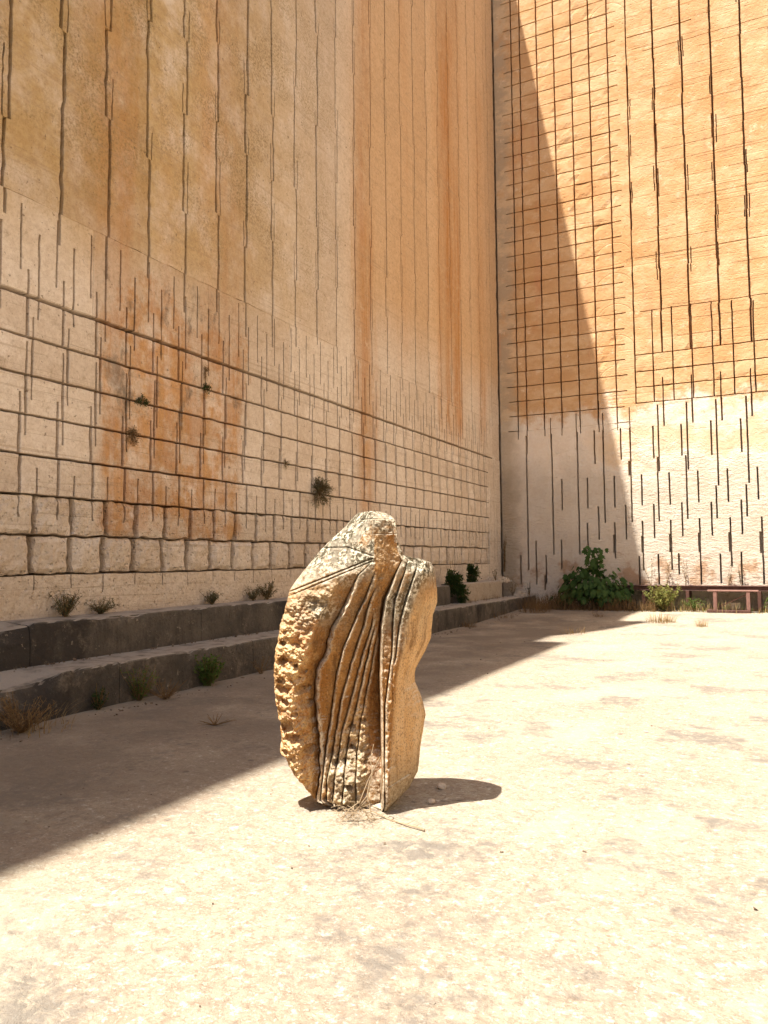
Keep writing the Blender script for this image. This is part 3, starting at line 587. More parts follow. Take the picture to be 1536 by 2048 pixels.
for kx in keys:
    v, l = dep[kx]; vv = D_(v)
    if l: vv = D_(l) - (D_(l) - vv) * np.clip((yy - start[kx]) / 45, 0, 1)
    if l and kx in 'ABCDER': vv = D_(l) - (D_(l) - vv) * (1 + rise_ * (.25 if kx == 'R' else .35 if kx == 'A' else .6))
    lines.append((fx[kx] - (.5 if l else 0), vv))
    if l:
        lw_ = dict(A=9, B=3.5, C=3, D=2.6, E=2.4, F=2.4, R=5, G=3, H=4)[kx] * np.clip((yy - start[kx]) / 60, .15, 1) * (np.clip((1500 - yy) / 90, .25, 1) if kx == 'A' else 1); nxk = keys[keys.index(kx) + 1]
        lines.append((np.minimum(fx[kx] + lw_ * (1 + .35 * fbm(noi + ord(kx), 30, 3, 90)), fx[nxk] - .8), D_(l)))
wI = XR - fx['I']
lines.append((fx['I'] + wI * .35, D_([.05, .14, .17, .19, .15, .22, .225, .22, .225, .225, .225, .225, .225, .215, .19, .1])))
lines.append((fx['I'] + wI * .75, D_([.03, .09, .11, .12, .08, .13, .12, .11, .10, .09, .09, .10, .10, .10, .09, .06])))
lines.append((XR, D_([0, .02, .02, .02, -.02, .0, -.02, -.03, -.03, -.04, -.04, -.03, -.03, -.02, 0, .04])))
LX = np.stack([l[0] for l in lines], 1); LD = np.stack([l[1] for l in lines], 1)
LX = np.maximum.accumulate(LX, 1)
cnt = [10, 22, 34, 40]                                        # columns between feature lines
for kx in keys:
    cnt += ([4, 9] if kx in 'BCDE' else [4, 24] if kx == 'F' else [8, 16] if kx == 'A' else [4, 8] if kx in 'RGH' else [12])
cnt = cnt[:len(lines) - 3] + [16, 14, 10] if len(cnt) < len(lines) - 1 else cnt
cnt = (cnt + [14, 12, 10])[:len(lines) - 1]
PX, PD = [], []
for i in range(len(lines) - 1):
    for c_ in range(cnt[i]):
        t = c_ / cnt[i]
        if i == 0: te = t ** 1.0; td = t ** .6
        else: te = td = t
        PX.append(LX[:, i] * (1 - te) + LX[:, i + 1] * te); PD.append(LD[:, i] * (1 - td) + LD[:, i + 1] * td)
PX.append(LX[:, -1]); PD.append(LD[:, -1])
PX = np.stack(PX, 1); PD = np.stack(PD, 1); NC = PX.shape[1]
YY = np.repeat(yy[:, None], NC, 1)
Pn = np.stack([PX / KP, PD, YY / KP], -1)
P2 = np.stack([PX / KP, PX * 0, YY / KP], -1)
A_x = fx['A'][:, None]
# zones
zr = np.clip((A_x - 6 - PX) / 10, 0, 1) * np.clip((YY - 1160) / 50, 0, 1)
brown = np.clip((PX - (A_x - np.interp(yy, [1150, 1200, 1300, 1380, 1450, 1520], [10, 36, 30, 16, 3, 0])[:, None])) / 6, 0, 1)      # smooth hollow left of the first fold
zr = zr * (1 - brown)
zb = np.clip((YY - np.interp(PX, [640, 700, 760], [1520, 1400, 1320])) / 60, 0, 1) * np.clip((PX - fx['B'][:, None]) / 10, 0, 1) * np.clip((fx['R'][:, None] - 18 - PX) / 14, 0, 1)
kn = lambda f, sd: np.clip(1 - 1.35 * worley(P2 * [1, 1, 1.25], f, sd), -.4, 1)
PD = PD + zr * (.030 * fbm(Pn, 8, 3, 1) + .026 * kn(13, 2) + .026 * kn(32, 4) + .010 * kn(65, 6) + .010 * fbm(P2, 80, 2, 81) - .085 * np.clip(.52 - worley(P2, 11, 3), 0, 1) * 1.6)
PD = PD + zb * (.045 * fbm(P2, 8, 3, 14) + .040 * kn(15, 15) + .022 * kn(34, 17) + .010 * fbm(P2, 60, 2, 16) - .02)
PD = PD + (.0075 * fbm(P2, 40, 4, 23) + .009 * fbm(P2, 10, 3, 24) - .005 * np.clip(.34 - worley(P2, 26, 27), 0, 1) * 3) * (1 - zr)
PD = PD - np.interp(YY, [1140, 1430, 1500, 1580, 1612], [0, .22, .20, .06, .0]) * np.clip((PX - A_x + 36) / 34, 0, 1) * np.clip((fx['R'][:, None] + 1 - PX) / 2, .3, 1)
edge_ = np.zeros_like(PD)
for kx in 'ABCDEFRGH':
    on = np.clip((YY - start[kx]) / 25, 0, 1) * (np.clip((1330 - YY) / 40, 0, 1) if kx in 'H' else 1.)
    PD = PD - .035 * on * np.exp(-((PX - fx[kx][:, None] + .2) / 1.15) ** 2); edge_ = np.maximum(edge_, on * np.clip(1 - np.abs(PX - fx[kx][:, None] - (6 if kx == 'A' else 3.2)) / (6.5 if kx == 'A' else 3.5), 0, 1))
lip = np.zeros_like(PD)
for kx in 'AB': lip += np.exp(-((PX - fx[kx][:, None] - 4) / 4.5) ** 2)
PD = PD + lip * np.clip((YY - 1170) / 60, 0, 1) * np.clip((1480 - YY) / 40, 0, 1) * (.012 * kn(24, 33) + .010 * fbm(P2, 45, 2, 34))
for px, py, r, d in [(575, 1318, 11, .05), (572, 1357, 10, .05), (570, 1375, 13, .05), (581, 1398, 9, .05), (581, 1443, 17, .06), (613, 1338, 8, .035), (612, 1374, 14, .045), (620, 1404, 10, .045), (592, 1467, 14, .05), (622, 1492, 12, .05), (578, 1495, 8, .04), (698, 1561, 9, .035), (672, 1521, 9, .035), (706, 1493, 7, .03), (597, 1420, 7, .035), (574, 1285, 7, .04), (600, 1328, 5, .03), (705, 1455, 8, .035), (725, 1440, 8, .03)]:
    rr = np.sqrt((PX - px) ** 2 + ((YY - py) * 1.25) ** 2) / r * (1 + .25 * fbm(P2, 40, 2, 51)); PD = PD - 1.5 * d * np.clip(1 - rr ** 2, 0, 1) ** .6
def cut(p, q, w, d, PDv):
    (x0, y0), (x1, y1) = p, q; L = math.hypot(x1 - x0, y1 - y0); ux, uy = (x1 - x0) / L, (y1 - y0) / L
    s = (PX - x0) * ux + (YY - y0) * uy; n = np.abs((PX - x0) * -uy + (YY - y0) * ux)
    return PDv - d * np.exp(-(n / w) ** 2) * np.clip((s + 4) / 4, 0, 1) * np.clip((L + 4 - s) / 4, 0, 1)
for p, q_, w, d in [((574, 1189), (747, 1120), 1.4, .022), ((578, 1196), (745, 1126), 1.3, .018), ((650, 1097), (700, 1097), 1.5, .012), ((700, 1097), (748, 1115), 1.5, .014), ((612, 1140), (650, 1100), 1.5, .010), ((725, 1041), (794, 1044), 1.2, .016), ((752, 1072), (790, 1072), 1.2, .006), ((775, 1552), (812, 1544), 1.4, .012), ((767, 1260), (768, 1500), .9, .008), ((783, 1300), (784, 1520), 1.0, .008)]:
    PD = cut(p, q_, w, d, PD)
front = S0 + RT * ((PX - 715) / KP)[..., None] + TO * PD[..., None] + np.array([0, 0, 1]) * ((1606 - YY) / KZ)[..., None]
# back: coarse, bulging
NB = 24; T = np.linspace(1, 0, NB + 2)[1:-1]
BX = XL[:, None] + (XR - XL)[:, None] * T[None]; bul = np.interp(yy, [1025, 1060, 1150, 1300, 1500, 1590, 1612], [.05, .14, .26, .32, .30, .2, .06])[:, None]
BD = (LD[:, :1] * (1 - T) + LD[:, -1:] * T) - bul * (1 - np.abs(2 * T - 1) ** 2.5)
BP = np.stack([BX / KP, BD, np.repeat(yy[:, None], NB, 1) / KP], -1); BD = BD + .02 * fbm(BP, 7, 4, 71)
back = S0 + RT * ((BX - 715) / KP)[..., None] + TO * BD[..., None] + np.array([0, 0, 1]) * ((1606 - np.repeat(yy[:, None], NB, 1)) / KZ)[..., None]
ring = np.concatenate([front, back], 1); n = ring.shape[1]; id_ = np.arange(NR * n).reshape(NR, n); nx_ = np.roll(id_, -1, 1)
F = np.stack([id_[:-1], id_[1:], nx_[1:], nx_[:-1]], -1).reshape(-1, 4).tolist() + [list(id_[0]), list(id_[-1][::-1])]
V = ring.reshape(-1, 3)
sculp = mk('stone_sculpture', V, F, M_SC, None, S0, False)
tag(sculp, 'weathered upright boulder carved with drapery folds, standing on the sunlit quarry floor', 'sculpture')
try:
    sculp.data.set_sharp_from_angle(angle=math.radians(38))
except Exception: pass
li = np.clip((1185 - YY) / 60, 0, 1) * np.clip((753 - PX) / 3, 0, 1); li = np.maximum(li, np.clip((1075 - YY) / 12, 0, 1)); li = np.maximum(li, np.clip((PX - 800) / 12, 0, 1) * np.clip((1185 - YY) / 40, 0, 1))
li = np.maximum(li, .9 * np.exp(-(((PX - 640) / 42) ** 2 + ((YY - 1222) / 32) ** 2))); li = np.maximum(li, .8 * np.clip((PX - fx['R'][:, None]) / 3, 0, 1) * np.clip((fx['I'][:, None] + 12 - PX) / 8, 0, 1) * np.clip((1330 - YY) / 120, 0, 1)); li = np.maximum(li, .6 * zb * np.clip((YY - 1450) / 60, 0, 1))
li = np.maximum(li, .5 * np.clip((YY - 1530) / 60, 0, 1) * np.clip((PX - 650) / 20, 0, 1))
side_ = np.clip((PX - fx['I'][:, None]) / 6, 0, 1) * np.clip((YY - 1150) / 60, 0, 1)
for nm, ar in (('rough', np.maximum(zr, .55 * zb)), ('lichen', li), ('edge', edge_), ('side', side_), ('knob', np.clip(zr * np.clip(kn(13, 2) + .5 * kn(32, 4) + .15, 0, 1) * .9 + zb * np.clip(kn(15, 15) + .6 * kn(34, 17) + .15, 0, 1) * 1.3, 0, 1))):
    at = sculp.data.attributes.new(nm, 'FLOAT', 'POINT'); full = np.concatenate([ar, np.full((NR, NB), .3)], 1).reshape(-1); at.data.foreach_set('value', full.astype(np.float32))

# ------------------------------------------------------------------ steelwork at the foot of the end wall
t = thing('steel_platform', 'low brown steel platform on posts along the base of the end wall', 'platform', (-1.5, 23.2, .13))
def bx(par, name, a, b, mat=M_STEEL, bev=.006):
    q_ = MB(); q_.box(a, b, bev); return q_.build(name, mat, par)
bx(t, 'beam_web', (-4.9, 23.18, .695), (3.6, 23.20, .80)); bx(t, 'beam_flange', (-4.9, 23.12, .80), (3.6, 23.20, .815)); bx(t, 'beam_flange', (-4.9, 23.12, .68), (3.6, 23.20, .695))
bx(t, 'deck', (-4.9, 23.203, .775), (3.6, 24.02, .80))
for x in (-4.6, -3.3, -2.14, -.35, 1.2, 2.9): bx(t, 'post', (x - .045, 23.10, .0), (x + .045, 23.115, .68)); bx(t, 'post', (x - .045, 23.85, .0), (x + .045, 23.93, .77))
for x in (-3.2, -2.05, -.95, .3):
    pl_ = bx(t, 'bolt_plate', (x - .06, 23.125, .816), (x + .06, 23.19, .835)); q_ = MB(); q_.tube([(x, 23.155, .834), (x, 23.155, .855)], .014, .014, 6); bo_ = q_.build('bolt', M_STEELP, t); bo_.parent = pl_
t = thing('steel_trestle', 'low brown steel trestle with flat top and two legs, in front of the platform', 'trestle', (-1.0, 22.7, .13))
bx(t, 'top_plank', (-1.6, 22.55, .685), (-.36, 22.9, .72), M_STEELP); bx(t, 'foot_plank', (-1.62, 22.5, .135), (-.56, 22.62, .20)); bx(t, 'foot_plank', (-1.62, 22.83, .135), (-.56, 22.95, .20))
for x in (-1.41, -.61):
    q_ = MB(); q_.box((x - .045, 22.56, .201), (x + .045, 22.60, .684), .004); q_.build('leg', M_STEELP, t)
    q_ = MB(); q_.box((x - .045, 22.85, .201), (x + .045, 22.89, .684), .004); q_.build('leg', M_STEELP, t)
q_ = MB(); q_.tube([(-1.36, 22.75, .25), (-.66, 22.75, .60)], .014, .014, 6); q_.build('brace', M_STEELP, t)
for i, (x, y, a, lab) in enumerate([(-1.95, 23.5, .16, 'pale cut stone lying under the platform, between post and trestle'), (-1.05, 23.55, .22, 'pale cut stone lying under the platform, seen through the trestle legs'), (-.05, 23.5, .17, 'pale cut stone lying under the platform, right of the trestle')]):
    q_ = MB(); q_.box((x - a, y - .1, .1), (x + a, y + .1, .33 + .03 * i), .02); tag(q_.build('cut_stone', M_PALE), lab, 'stone', 'cut stones under the platform')

# ------------------------------------------------------------------ rubble
def rock(name, c, r, seed, mat, label, cat='stone', sq=(1, 1, .6), group=None):
    V = []; F = []; nu, nv = 12, 8
    for j in range(nv + 1):
        for i in range(nu):
            a = 6.2832 * i / nu; b = math.pi * j / nv; V.append((math.sin(b) * math.cos(a), math.sin(b) * math.sin(a), math.cos(b)))
    V = np.array(V); k_ = 1 + .35 * fbm(V + seed * 7.1, 1.3, 3, seed) + .12 * vn(V + seed, 4, seed); V = V * k_[:, None] * r * np.array(sq)
    V[:, 2] = np.maximum(V[:, 2], -r * sq[2] * .45) + r * sq[2] * .43
    for j in range(nv):
        for i in range(nu): F.append((j * nu + i, (j + 1) * nu + i, (j + 1) * nu + (i + 1) % nu, j * nu + (i + 1) % nu))
    return tag(mk(name, V + np.array(c), F, mat, None, c), label, cat, group)
def heap(label, c, r, n, seed, h):
    rr = random.Random(seed); q_ = MB()
    for i in range(n):
        d = r * math.sqrt(rr.random()); a = rr.uniform(0, 6.283); sz = rr.uniform(.015, .06) * (1.3 - .6 * d / r); o = Vector((c[0] + d * math.cos(a) * .55, c[1] + d * math.sin(a) * 1.3, c[2] + h * (1 - d / r) * rr.uniform(.4, 1)))
        V = [o + Vector((x * rr.uniform(.7, 1.2), y * rr.uniform(.7, 1.3), z * rr.uniform(.6, 1))) * sz for x in (-1, 1) for y in (-1, 1) for z in (-1, 1)]
        q_.add(V, [(0, 1, 3, 2), (4, 6, 7, 5), (0, 4, 5, 1), (2, 3, 7, 6), (0, 2, 6, 4), (1, 5, 7, 3)])
    return tag(q_.build('rubble_heap', M_PALE, None, False, c), label, 'rubble', None, 'stuff')
heap('white heap of crumbled stone at the inner corner, on the ledge end', (-7.42, 22.6, .93), .6, 160, 3, .16)
heap('small white rubble heap on the lower ledge beside the end wall', (-6.98, 23.3, .47), .34, 70, 5, .14)
rock('pebble', (-2.13, 5.16, 0), .034, 7, M_PALE, 'small pale pebble inside the shadow of the sculpture', 'pebble', (1, 1, .8))
rock('pebble', (-2.07, 4.83, 0), .026, 8, M_PALE, 'small white pebble at the lower edge of the sculpture shadow', 'pebble', (1, 1, .8))
rock('flat_stone', (-2.36, 4.60, 0), .085, 9, M_PALE, 'flat white stone at the foot of the sculpture beside the twigs', 'stone', (1.1, .6, .28))
mb = MB(); r9 = random.Random(9)
for i in range(900):
    y = r9.uniform(3, 23.5); x = -6.6 + abs(r9.gauss(0, .17)); s = r9.uniform(.004, .017) * (1 if r9.random() < .9 else 1.8); z = ground_z(x, y)
    if r9.random() < .3: x = -7.2 + abs(r9.gauss(0, .06)); z = .485
    mb.add([(x + s * math.cos(a + i) * r9.uniform(.6, 1.3), y + s * math.sin(a + i) * r9.uniform(.6, 1.3), z + h * s) for a, h in ((0, 0), (2.1, 0), (4.2, 0), (1, .9), (3, 1))], [(0, 1, 3), (1, 4, 3), (1, 2, 4), (2, 0, 4), (0, 3, 4)])
for i in range(500):
    x, y = r9.uniform(-6, 3.5), 2 + 15 * r9.random() ** 1.6; s = r9.uniform(.002, .007) * (1 if r9.random() < .85 else 2.2)
    mb.add([(x + s * math.cos(a + i) * r9.uniform(.6, 1.3), y + s * math.sin(a + i) * r9.uniform(.6, 1.3), ground_z(x, y) + h * s) for a, h in ((0, 0), (2.1, 0), (4.2, 0), (1, .9), (3, 1))], [(0, 1, 3), (1, 4, 3), (1, 2, 4), (2, 0, 4), (0, 3, 4)])
tag(mb.build('grit', M_SOIL, None, False, (-6.6, 12, 0)), 'crumbs of stone and dead leaves scattered along the ledge foot', 'grit', None, 'stuff')

# ------------------------------------------------------------------ plants
def tuft(name, label, c, n, h, spread, mat, seed, cat='grass', w=.007, bend=(.15, .8), group=None, flat=1., lean=None):
    r = random.Random(seed); q_ = MB()
    for i in range(n):
        a = r.uniform(0, 6.283); d = spread * math.sqrt(r.random()); hh = h * r.uniform(.35, 1.1)
        q_.blade((c[0] + d * math.cos(a) * flat, c[1] + d * math.sin(a), c[2] - .01), a + r.uniform(-.8, .8) if lean is None else lean + r.gauss(0, .9), hh, w * r.uniform(.6, 1.4), r.uniform(*bend), 3, r.uniform(-.5, .5))
    return tag(q_.build(name, mat, None, False, c), label, cat, group)
def bush(name, label, c, stems, h, spread, mleaf, seed, L=.05, lw=.016, per=14, cat='plant', up=1., down=0., dirs=None, mstem=M_DRY, r0=.005):
    """stems with leaves along them; down > 0 makes them hang"""
    r = random.Random(seed); t = thing(name, label, cat, c); qs = MB(); ql = MB()
    for i in range(stems):
        a = r.uniform(0, 6.283) if dirs is None else r.gauss(dirs[0], dirs[1]); sp = spread * r.uniform(.3, 1.1); hh = h * r.uniform(.45, 1.05)
        pts = []
        for k_ in range(6):
            u = k_ / 5; pts.append(Vector((c[0] + math.cos(a) * sp * u + r.gauss(0, .012) * h, c[1] + math.sin(a) * sp * u + r.gauss(0, .012) * h, c[2] + hh * (up * u - down * u * u))))
        qs.tube(pts, r0, r0 * .35, 4)
        for k_ in range(per):
            u = r.uniform(.15, 1); f = u * 5; i0 = min(int(f), 4); p = pts[i0].lerp(pts[i0 + 1], f - i0); d = Vector((r.gauss(0, 1), r.gauss(0, 1), r.gauss(.4, .8))); ql.leaf(p, d, (r.gauss(0, .5), r.gauss(0, .5), 1), L * r.uniform(.5, 1.2), lw * r.uniform(.6, 1.2))
    qs.build('stem', mstem, t); ql.build('foliage', mleaf, t); return t
g = ground_z
# on the wall
def puff(name, label, c, n, rad, mleaf, seed, L, lw, per, cat, sq=(.8, 1, 1)):
    r = random.Random(seed); t = thing(name, label, cat, c); qs = MB(); ql = MB(); C_ = Vector(c)
    for i in range(n):
        d = Vector((abs(r.gauss(0, 1)) * sq[0], r.gauss(0, 1) * sq[1], r.gauss(.15, 1) * sq[2])).normalized() * rad * r.uniform(.6, 1.08); b = Vector((0, 0, -.05 * r.random()))
        pts = [C_, C_ + d * .5 + Vector((0, 0, .02)), C_ + d + b]; qs.tube(pts, .004, .0015, 3)
        for k_ in range(per):
            u = r.uniform(.45, 1); p = C_ + d * u + b * u + Vector((r.gauss(0, .012), r.gauss(0, .012), r.gauss(0, .012))); ql.leaf(p, d * 3 + Vector((r.gauss(0, .4), r.gauss(0, .4), r.gauss(.2, .4))), (r.gauss(0, 1), r.gauss(0, 1), 1), L * r.uniform(.5, 1.2), lw)
    qs.build('stem', M_DRY, t); ql.build('foliage', mleaf, t); return t
puff('wall_shrub', 'round dry grey-green shrub growing out of the shaded wall above the sculpture', (XW + .02, 12.72, 2.92), 170, .31, M_GREY, 1, .05, .010, 9, 'shrub')
puff('wall_weed', 'dark withered weed hanging from the third level cut of the stained wall', (XW + .01, 7.9, 3.33), 44, .13, M_DRY, 2, .03, .012, 6, 'weed', (.5, .8, 1.2))
puff('wall_weed', 'dark creeping weed along the stained ledge, over the hanging withered weed', (XW + .01, 8.08, 3.83), 44, .12, M_DARKLEAF, 3, .03, .012, 6, 'weed', (.5, 1.8, .5))
puff('wall_weed', 'small dark weed in the second level cut, right in the stained patch', (XW + .01, 9.45, 4.28), 34, .09, M_DARKLEAF, 4, .03, .012, 6, 'weed', (.5, 1.3, .8))
puff('wall_weed', 'thin dry weed hanging in a groove above the second weed', (XW + .01, 9.42, 4.52), 22, .11, M_DRY, 5, .025, .010, 5, 'weed', (.4, .35, 1.4))
puff('wall_weed', 'tiny dry weed in the wall, left above the round shrub', (XW + .01, 11.65, 3.34), 22, .10, M_GREY, 6, .025, .008, 5, 'weed', (.5, 1, 1))
bush('corner_vine', 'dry dark vine climbing the dark joint in the inner corner', (XW + .1, 23.95, 1.2), 14, 1.25, .07, M_DRY, 7, .06, .02, 12, 'vine', 1., 0, (-.8, 1.2), M_DRY, .008)
# on the ledges
for i, (y, n, h, lab) in enumerate([(6.75, 16, .34, 'grey-green weed on the upper ledge, leftmost one against the wall'), (7.3, 10, .24, 'thin grey weed on the upper ledge, second from the left'), (9.5, 12, .24, 'low grey-green weed in the middle of the upper ledge'), (10.55, 10, .26, 'pair-forming feathery weed on the upper ledge, left of the taller one'), (10.95, 16, .34, 'tall feathery weed on the upper ledge, nearest left of the sculpture')]):
    bush('ledge_weed', lab, (XW + .10, y, .95), n * 2, h, .2, M_GREY, 20 + i, .06, .012, 20, 'weed', 1, .1)
puff('hanging_shrub', 'dark green shrub filling the gap in the upper ledge, spilling over', (-7.45, 18.68, 1.0), 150, .38, M_DARKLEAF, 31, .065, .03, 16, 'shrub', (.9, 1, .8))
puff('hanging_shrub', 'dark green trailing shoots below the gap shrub, reaching the lower ledge', (-7.22, 18.85, .72), 90, .27, M_DARKLEAF, 32, .06, .026, 16, 'shrub', (.6, .8, 1.2))
puff('ledge_shrub', 'compact dark green shrub on the pale far ledge, close to the corner', (-7.5, 20.3, 1.2), 140, .30, M_DARKLEAF, 33, .06, .026, 16, 'shrub', (1, .8, 1.2))
bush('bare_weed', 'leggy bare reddish weed in front of the far shaded wall', (-7.6, 19.4, .97), 6, 1.0, .18, M_DRY, 34, .02, .012, 7, 'weed', 1, 0)
for i, (x, y, z, lab) in enumerate([(-7.05, 22.9, .5, 'small dark weed on the lower ledge end, left of the rubble'), (-6.75, 23.6, .47, 'small dark weed against the end wall beside the rubble'), (-7.3, 22.0, .97, 'small dark weed on top of the pale ledge end')]):
    bush('corner_weed', lab, (x, y, z), 9, .42, .16, M_GREY, 40 + i, .05, .02, 8, 'weed')
for i, (y, n) in enumerate([(16.3, 8), (19.2, 14), (20.2, 10), (21.4, 10)]):
    tuft('ledge_grass', ['sparse dry grass on the lower ledge, just right of the sculpture', 'dry grass at the foot of the pale ledge under the shrub', 'dry grass at the foot of the pale ledge, middle tuft', 'dry grass at the foot of the pale ledge, tuft nearest the corner'][i], (-7.08, y, .48), n * 3, .22, .22, M_DRY, 50 + i)
# at the floor edge, left
bush('floor_weed', 'bushy dry brown weed at the foot of the lower ledge, far left', (-6.4, 5.15, 0), 50, .34, .34, M_DRY, 61, .05, .012, 14, 'weed')
tuft('dry_grass', 'dry straw grass mixed with the far left brown weed', (-6.38, 5.3, 0), 90, .30, .36, M_STRAW, 62, bend=(.3, 1.3))
bush('floor_weed', 'dark narrow weed by the lower ledge, second from the left', (-6.56, 6.25, 0), 26, .30, .10, M_DARKLEAF, 63, .04, .014, 14, 'weed')
bush('floor_weed', 'leafy yellow-green weed by the lower ledge under the crack', (-6.56, 6.85, 0), 40, .42, .22, M_GREEN, 64, .045, .016, 14, 'weed')
bush('floor_weed', 'compact bright green weed against the lower ledge, left of the sculpture', (-6.55, 8.05, 0), 60, .40, .20, M_GREEN, 65, .06, .03, 22, 'weed')
bush('floor_weed', 'thin dry weed beside the yellow-green one, on its right', (-6.4, 7.1, 0), 30, .22, .28, M_DRY, 66, .035, .008, 8, 'weed')
bush('floor_weed', 'tiny dry weed at a crack of the lower ledge, right of the green one', (-6.5, 9.15, 0), 12, .26, .14, M_DRY, 67, .03, .010, 8, 'weed')
bush('floor_weed', 'sparse dry sprig lying on the shaded floor between ledge and sculpture', (-4.95, 6.2, 0), 14, .09, .2, M_DRY, 68, .02, .006, 4, 'weed')
# far floor
for i, (x, y, n, h, sp, mt, lab) in enumerate([(-2.45, 19.8, 220, .30, .34, M_STRAW, 'pale dry grass tuft at the tip of the far shadow'), (-1.5, 19.1, 70, .24, .16, M_STRAW, 'small pale grass tuft alone on the sunlit far floor'), (-3.85, 16.8, 60, .2, .3, M_STRAW, 'sparse grass tuft in the far shade'), (-4.1, 20.7, 40, .2, .2, M_DRY, 'little dark grass tuft in the shade before the fig bush'), (-6.0, 21.6, 200, .5, .5, M_DRY, 'dense dry grass clump at the end of the lower ledge'), (-6.4, 19.8, 60, .25, .3, M_DRY, 'thin dry grass at the foot of the far lower ledge'), (-6.45, 17.4, 110, .22, .22, M_DRY, 'thin dry grass by the lower ledge, behind the sculpture')]):
    tuft('grass_tuft', lab, (x, y, g(x, y)), n, h, sp, mt, 70 + i, w=.009 if y > 15 else .006)
r = random.Random(77)
def strip(name, label, mat, n, x0, x1, y0, y1, h, seed, w=.012):
    r = random.Random(seed); q_ = MB()
    for i in range(n):
        x, y = r.uniform(x0, x1), y0 + (y1 - y0) * r.random(); k_ = .55 + .45 * math.sin(x * 3.1) * math.sin(x * 1.3 + 2)
        if r.random() > .25 + k_: continue
        q_.blade((x, y, g(x, y) - .01), r.uniform(0, 6.28), h * r.uniform(.3, 1.1) * (.5 + k_), w * r.uniform(.6, 1.4), r.uniform(.1, .7), 3, r.uniform(-.5, .5))
    return tag(q_.build(name, mat, None, False, ((x0 + x1) / 2, y0, g(0, y0))), label, 'grass', None, 'stuff')
strip('dry_weeds', 'brown dry grass growing along the foot of the end wall, around the fig bush', M_DRY, 3000, -6.6, -2.9, 22.3, 23.3, .5, 1)
strip('dry_weeds', 'straw-coloured sunlit grass along the steel platform', M_STRAW, 800, -3.1, 3.4, 22.4, 23.1, .34, 2)
strip('dry_weeds', 'green grass shoots among the weeds under the platform', M_YEL, 350, -3.0, 3.4, 22.6, 23.1, .36, 3)
bush('roadside_weed', 'sunlit yellow-green leafy weed bush left of the platform post', (-2.75, 22.75, .13), 110, .72, .5, M_YEL, 81, .09, .045, 16, 'weed')
bush('roadside_weed', 'low green weed bush between platform post and trestle', (-1.95, 22.9, .13), 40, .4, .34, M_GREEN, 82, .07, .03, 12, 'weed')
bush('roadside_weed', 'low green weed bush right of the trestle', (.15, 22.9, .13), 50, .42, .4, M_GREEN, 83, .07, .03, 12, 'weed')
for i, (x, h, lab) in enumerate([(-3.2, .95, 'tall pale seeding weed on the platform, first right of the shadow edge'), (-2.75, .8, 'tall pale seeding weed on the platform, second right of the shadow edge'), (-2.25, .85, 'tall pale seeding weed on the platform, third from the shadow edge'), (-1.12, .7, 'thin dark stalk weed on the platform above the trestle'), (-.8, .62, 'thinner dark stalk weed on the platform above the trestle, right one')]):
    bush('stalk_weed', lab, (x, 23.9, .80), 5, h, .16, M_STRAW if i < 3 else M_GREY, 90 + i, .05, .022, 12, 'weed', 1, 0)

# fig bush in the corner
t = thing('fig_bush', 'large leafy green fig bush against the shaded end wall, left of the platform', 'bush', (-4.75, 23.05, .13))
q_ = MB(); r = random.Random(12); tips = []
for i in range(16):
    a = r.uniform(0, 6.283); sp = r.uniform(.25, .95); h = r.uniform(.6, 1.25) * (1.1 - .4 * sp)
    if i < 4: sp = .12 * i - .1; h = 1.75 - .22 * i
    pts = [Vector((-4.75 + math.cos(a) * sp * u + .15 * u * (i < 4), 23.05 + math.sin(a) * sp * .55 * u, .1 + h * (1.1 * u - .1 * u * u))) for u in (0, .25, .5, .75, 1)]
    q_.tube(pts, .022, .008, 6); tips += [pts[k_].lerp(pts[k_ + 1], r.random()) for k_ in (1, 2, 2, 3, 3, 3)]
q_.build('stem', M_STEM, t)
def fig_leaf():
    out = [(0, 0), (.16, -.06), (.30, .10), (.42, .30), (.26, .34), (.30, .56), (.36, .74), (.18, .68), (.10, .86), (0, 1.02)]
    pts = out + [(-x, y) for x, y in out[-2:0:-1]]; V = [(x, y, -.25 * (abs(x) ** 1.5) - .22 * (y - .3) ** 2) for x, y in pts] + [(0, .35, .0), (0, -.25, .05)]
    c = len(pts); F = [(i, (i + 1) % c, c) for i in range(c)]; V += [(.012, 0, 0), (-.012, 0, 0)]; F.append((c + 1, c + 2, c + 3)); return V, F
LV, LF = fig_leaf(); leaf_me = bpy.data.meshes.new('leaf'); leaf_me.from_pydata(LV, [], LF); leaf_me.materials.append(M_LEAF); leaf_me.polygons.foreach_set('use_smooth', [True] * len(leaf_me.polygons))
cen = Vector((-4.75, 23.05, .55)); loose = MB()
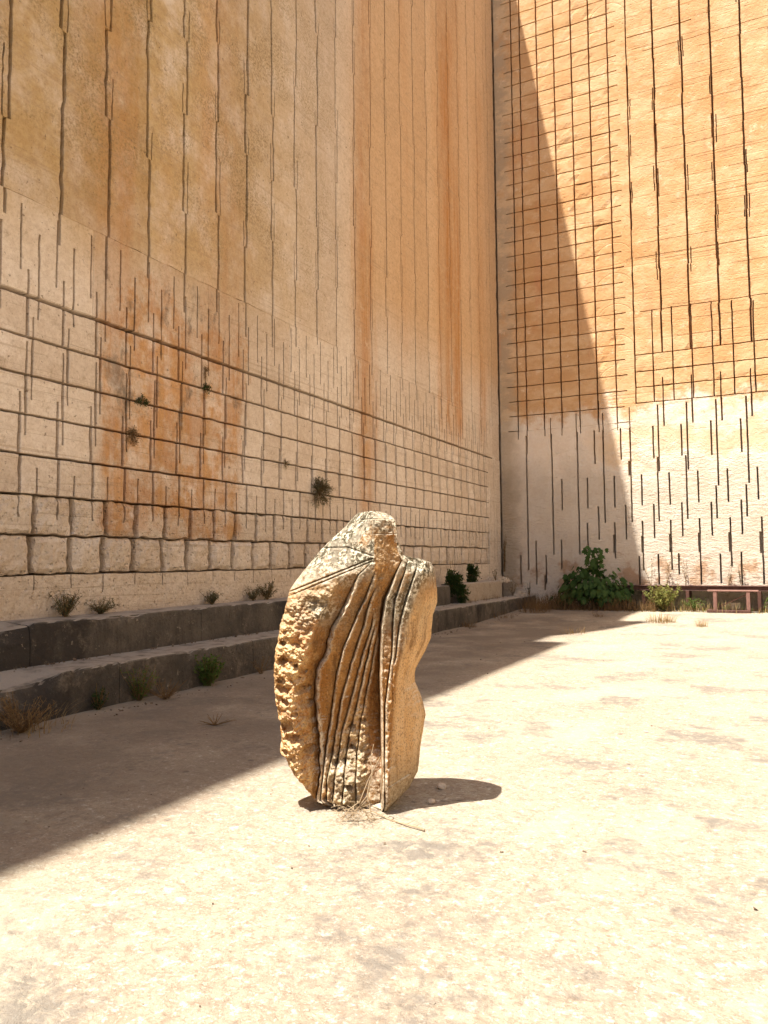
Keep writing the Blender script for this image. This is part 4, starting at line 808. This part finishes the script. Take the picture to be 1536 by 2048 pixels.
for i in range(620):
    th = r.uniform(0, 6.283); ph = math.acos(r.uniform(-.25, 1)); rad = r.uniform(.72, 1.05) if i < 290 else r.uniform(.35, 1.0)
    d = Vector((math.sin(ph) * math.cos(th), math.sin(ph) * math.sin(th), math.cos(ph)))
    w = 1 + .25 * math.sin(3 * th + 1) * math.sin(2 * ph)
    p = cen + Vector((d.x * 1.05 * rad * w, d.y * .72 * rad, d.z * .78 * rad * w))
    if i % 9 == 0: p = Vector((-4.63 + r.gauss(0, .16), 23.0 + r.gauss(0, .15), r.uniform(1.2, 1.95)))
    if p.y > 23.98: p.y = 23.98 - r.random() * .15
    if p.z < .22: p.z = .22 + r.random() * .1
    out = Vector((d.x + r.gauss(0, .35), d.y - .35 + r.gauss(0, .35), .15 + r.gauss(0, .35))).normalized(); nrm = (Vector((0, -.25, 1)) + out * .75 + Vector((r.gauss(0, .3), r.gauss(0, .3), 0))).normalized()
    ydir = (out - nrm * out.dot(nrm)); ydir = (ydir.normalized() + Vector((0, 0, -.45))).normalized(); xdir = ydir.cross(nrm).normalized(); nrm = xdir.cross(ydir); s = r.uniform(.13, .24)
    M = Matrix((xdir, ydir, nrm)).transposed()
    if i < 290:
        o = bpy.data.objects.new('leaf', leaf_me); COL.objects.link(o); o.parent = t; mm = (M * s).to_4x4(); mm.translation = p - Vector(t.location); o.matrix_local = mm
    else: loose.add([p + M @ (Vector(v) * s) for v in LV], LF)
tag(loose.build('foliage', M_LEAF, t), kind='stuff')

# ------------------------------------------------------------------ twigs at the sculpture foot
def gp(px, py, d=0., z=0.): return Vector((S0 + RT * ((px - 715) / KP) + TO * d + np.array([0, 0, (1606 - py) / KP + z])).tolist())
q_ = MB(); r = random.Random(5)
for a, b, c_ in [((690, 1604), (722, 1570), (760, 1492)), ((700, 1606), (735, 1560), (757, 1500)), ((735, 1570), (745, 1520), (748, 1470)), ((720, 1580), (738, 1600), (757, 1612)), ((755, 1520), (760, 1550), (762, 1562)), ((735, 1565), (742, 1590), (758, 1615)), ((688, 1600), (715, 1588), (738, 1566))]:
    pts = [gp(*a, .36), gp(*b, .38), gp(*c_, .35)]; pts = [pts[0], pts[0].lerp(pts[1], .5) + Vector((r.gauss(0, .01), 0, .008)), pts[1], pts[1].lerp(pts[2], .5) + Vector((r.gauss(0, .008), 0, 0)), pts[2]]
    for p in pts: p.z = max(p.z, .008)
    q_.tube(pts, .0045, .0018, 4)
for i in range(60):
    p = gp(r.uniform(683, 745), 1605, r.uniform(.30, .45)); p.z = r.uniform(.005, .07); a = r.uniform(0, 6.28); L = r.uniform(.05, .14)
    m_ = p + Vector((math.cos(a) * L * .5, math.sin(a) * L * .5, r.uniform(0, .03))); e = p + Vector((math.cos(a + .6) * L, math.sin(a + .6) * L, r.uniform(-.03, .03))); e.z = max(e.z, .004)
    q_.tube([p, m_, e], .002, .001, 3)
tag(q_.build('dry_twigs', M_TWIG), 'tangle of dry twigs leaning on the foot of the sculpture', 'twigs')
q_ = MB(); A = Vector((-2.42, 4.50, .012)); B = Vector((-1.89, 4.30, .010))
pts = [A.lerp(B, u) + Vector((r.gauss(0, .006), r.gauss(0, .006), .006 * math.sin(u * 9))) for u in np.linspace(0, 1, 9)]; q_.tube(pts, .003, .006, 5)
for k_ in (1, 2, 4, 5, 6, 7): q_.tube([pts[k_], pts[k_] + Vector((r.uniform(-.03, .05), r.choice((-1, 1)) * r.uniform(.03, .07), .012))], .0022, .001, 3)
tag(q_.build('fallen_twig', M_TWIG), 'single long twig lying on the sunlit floor in front of the sculpture', 'twig')
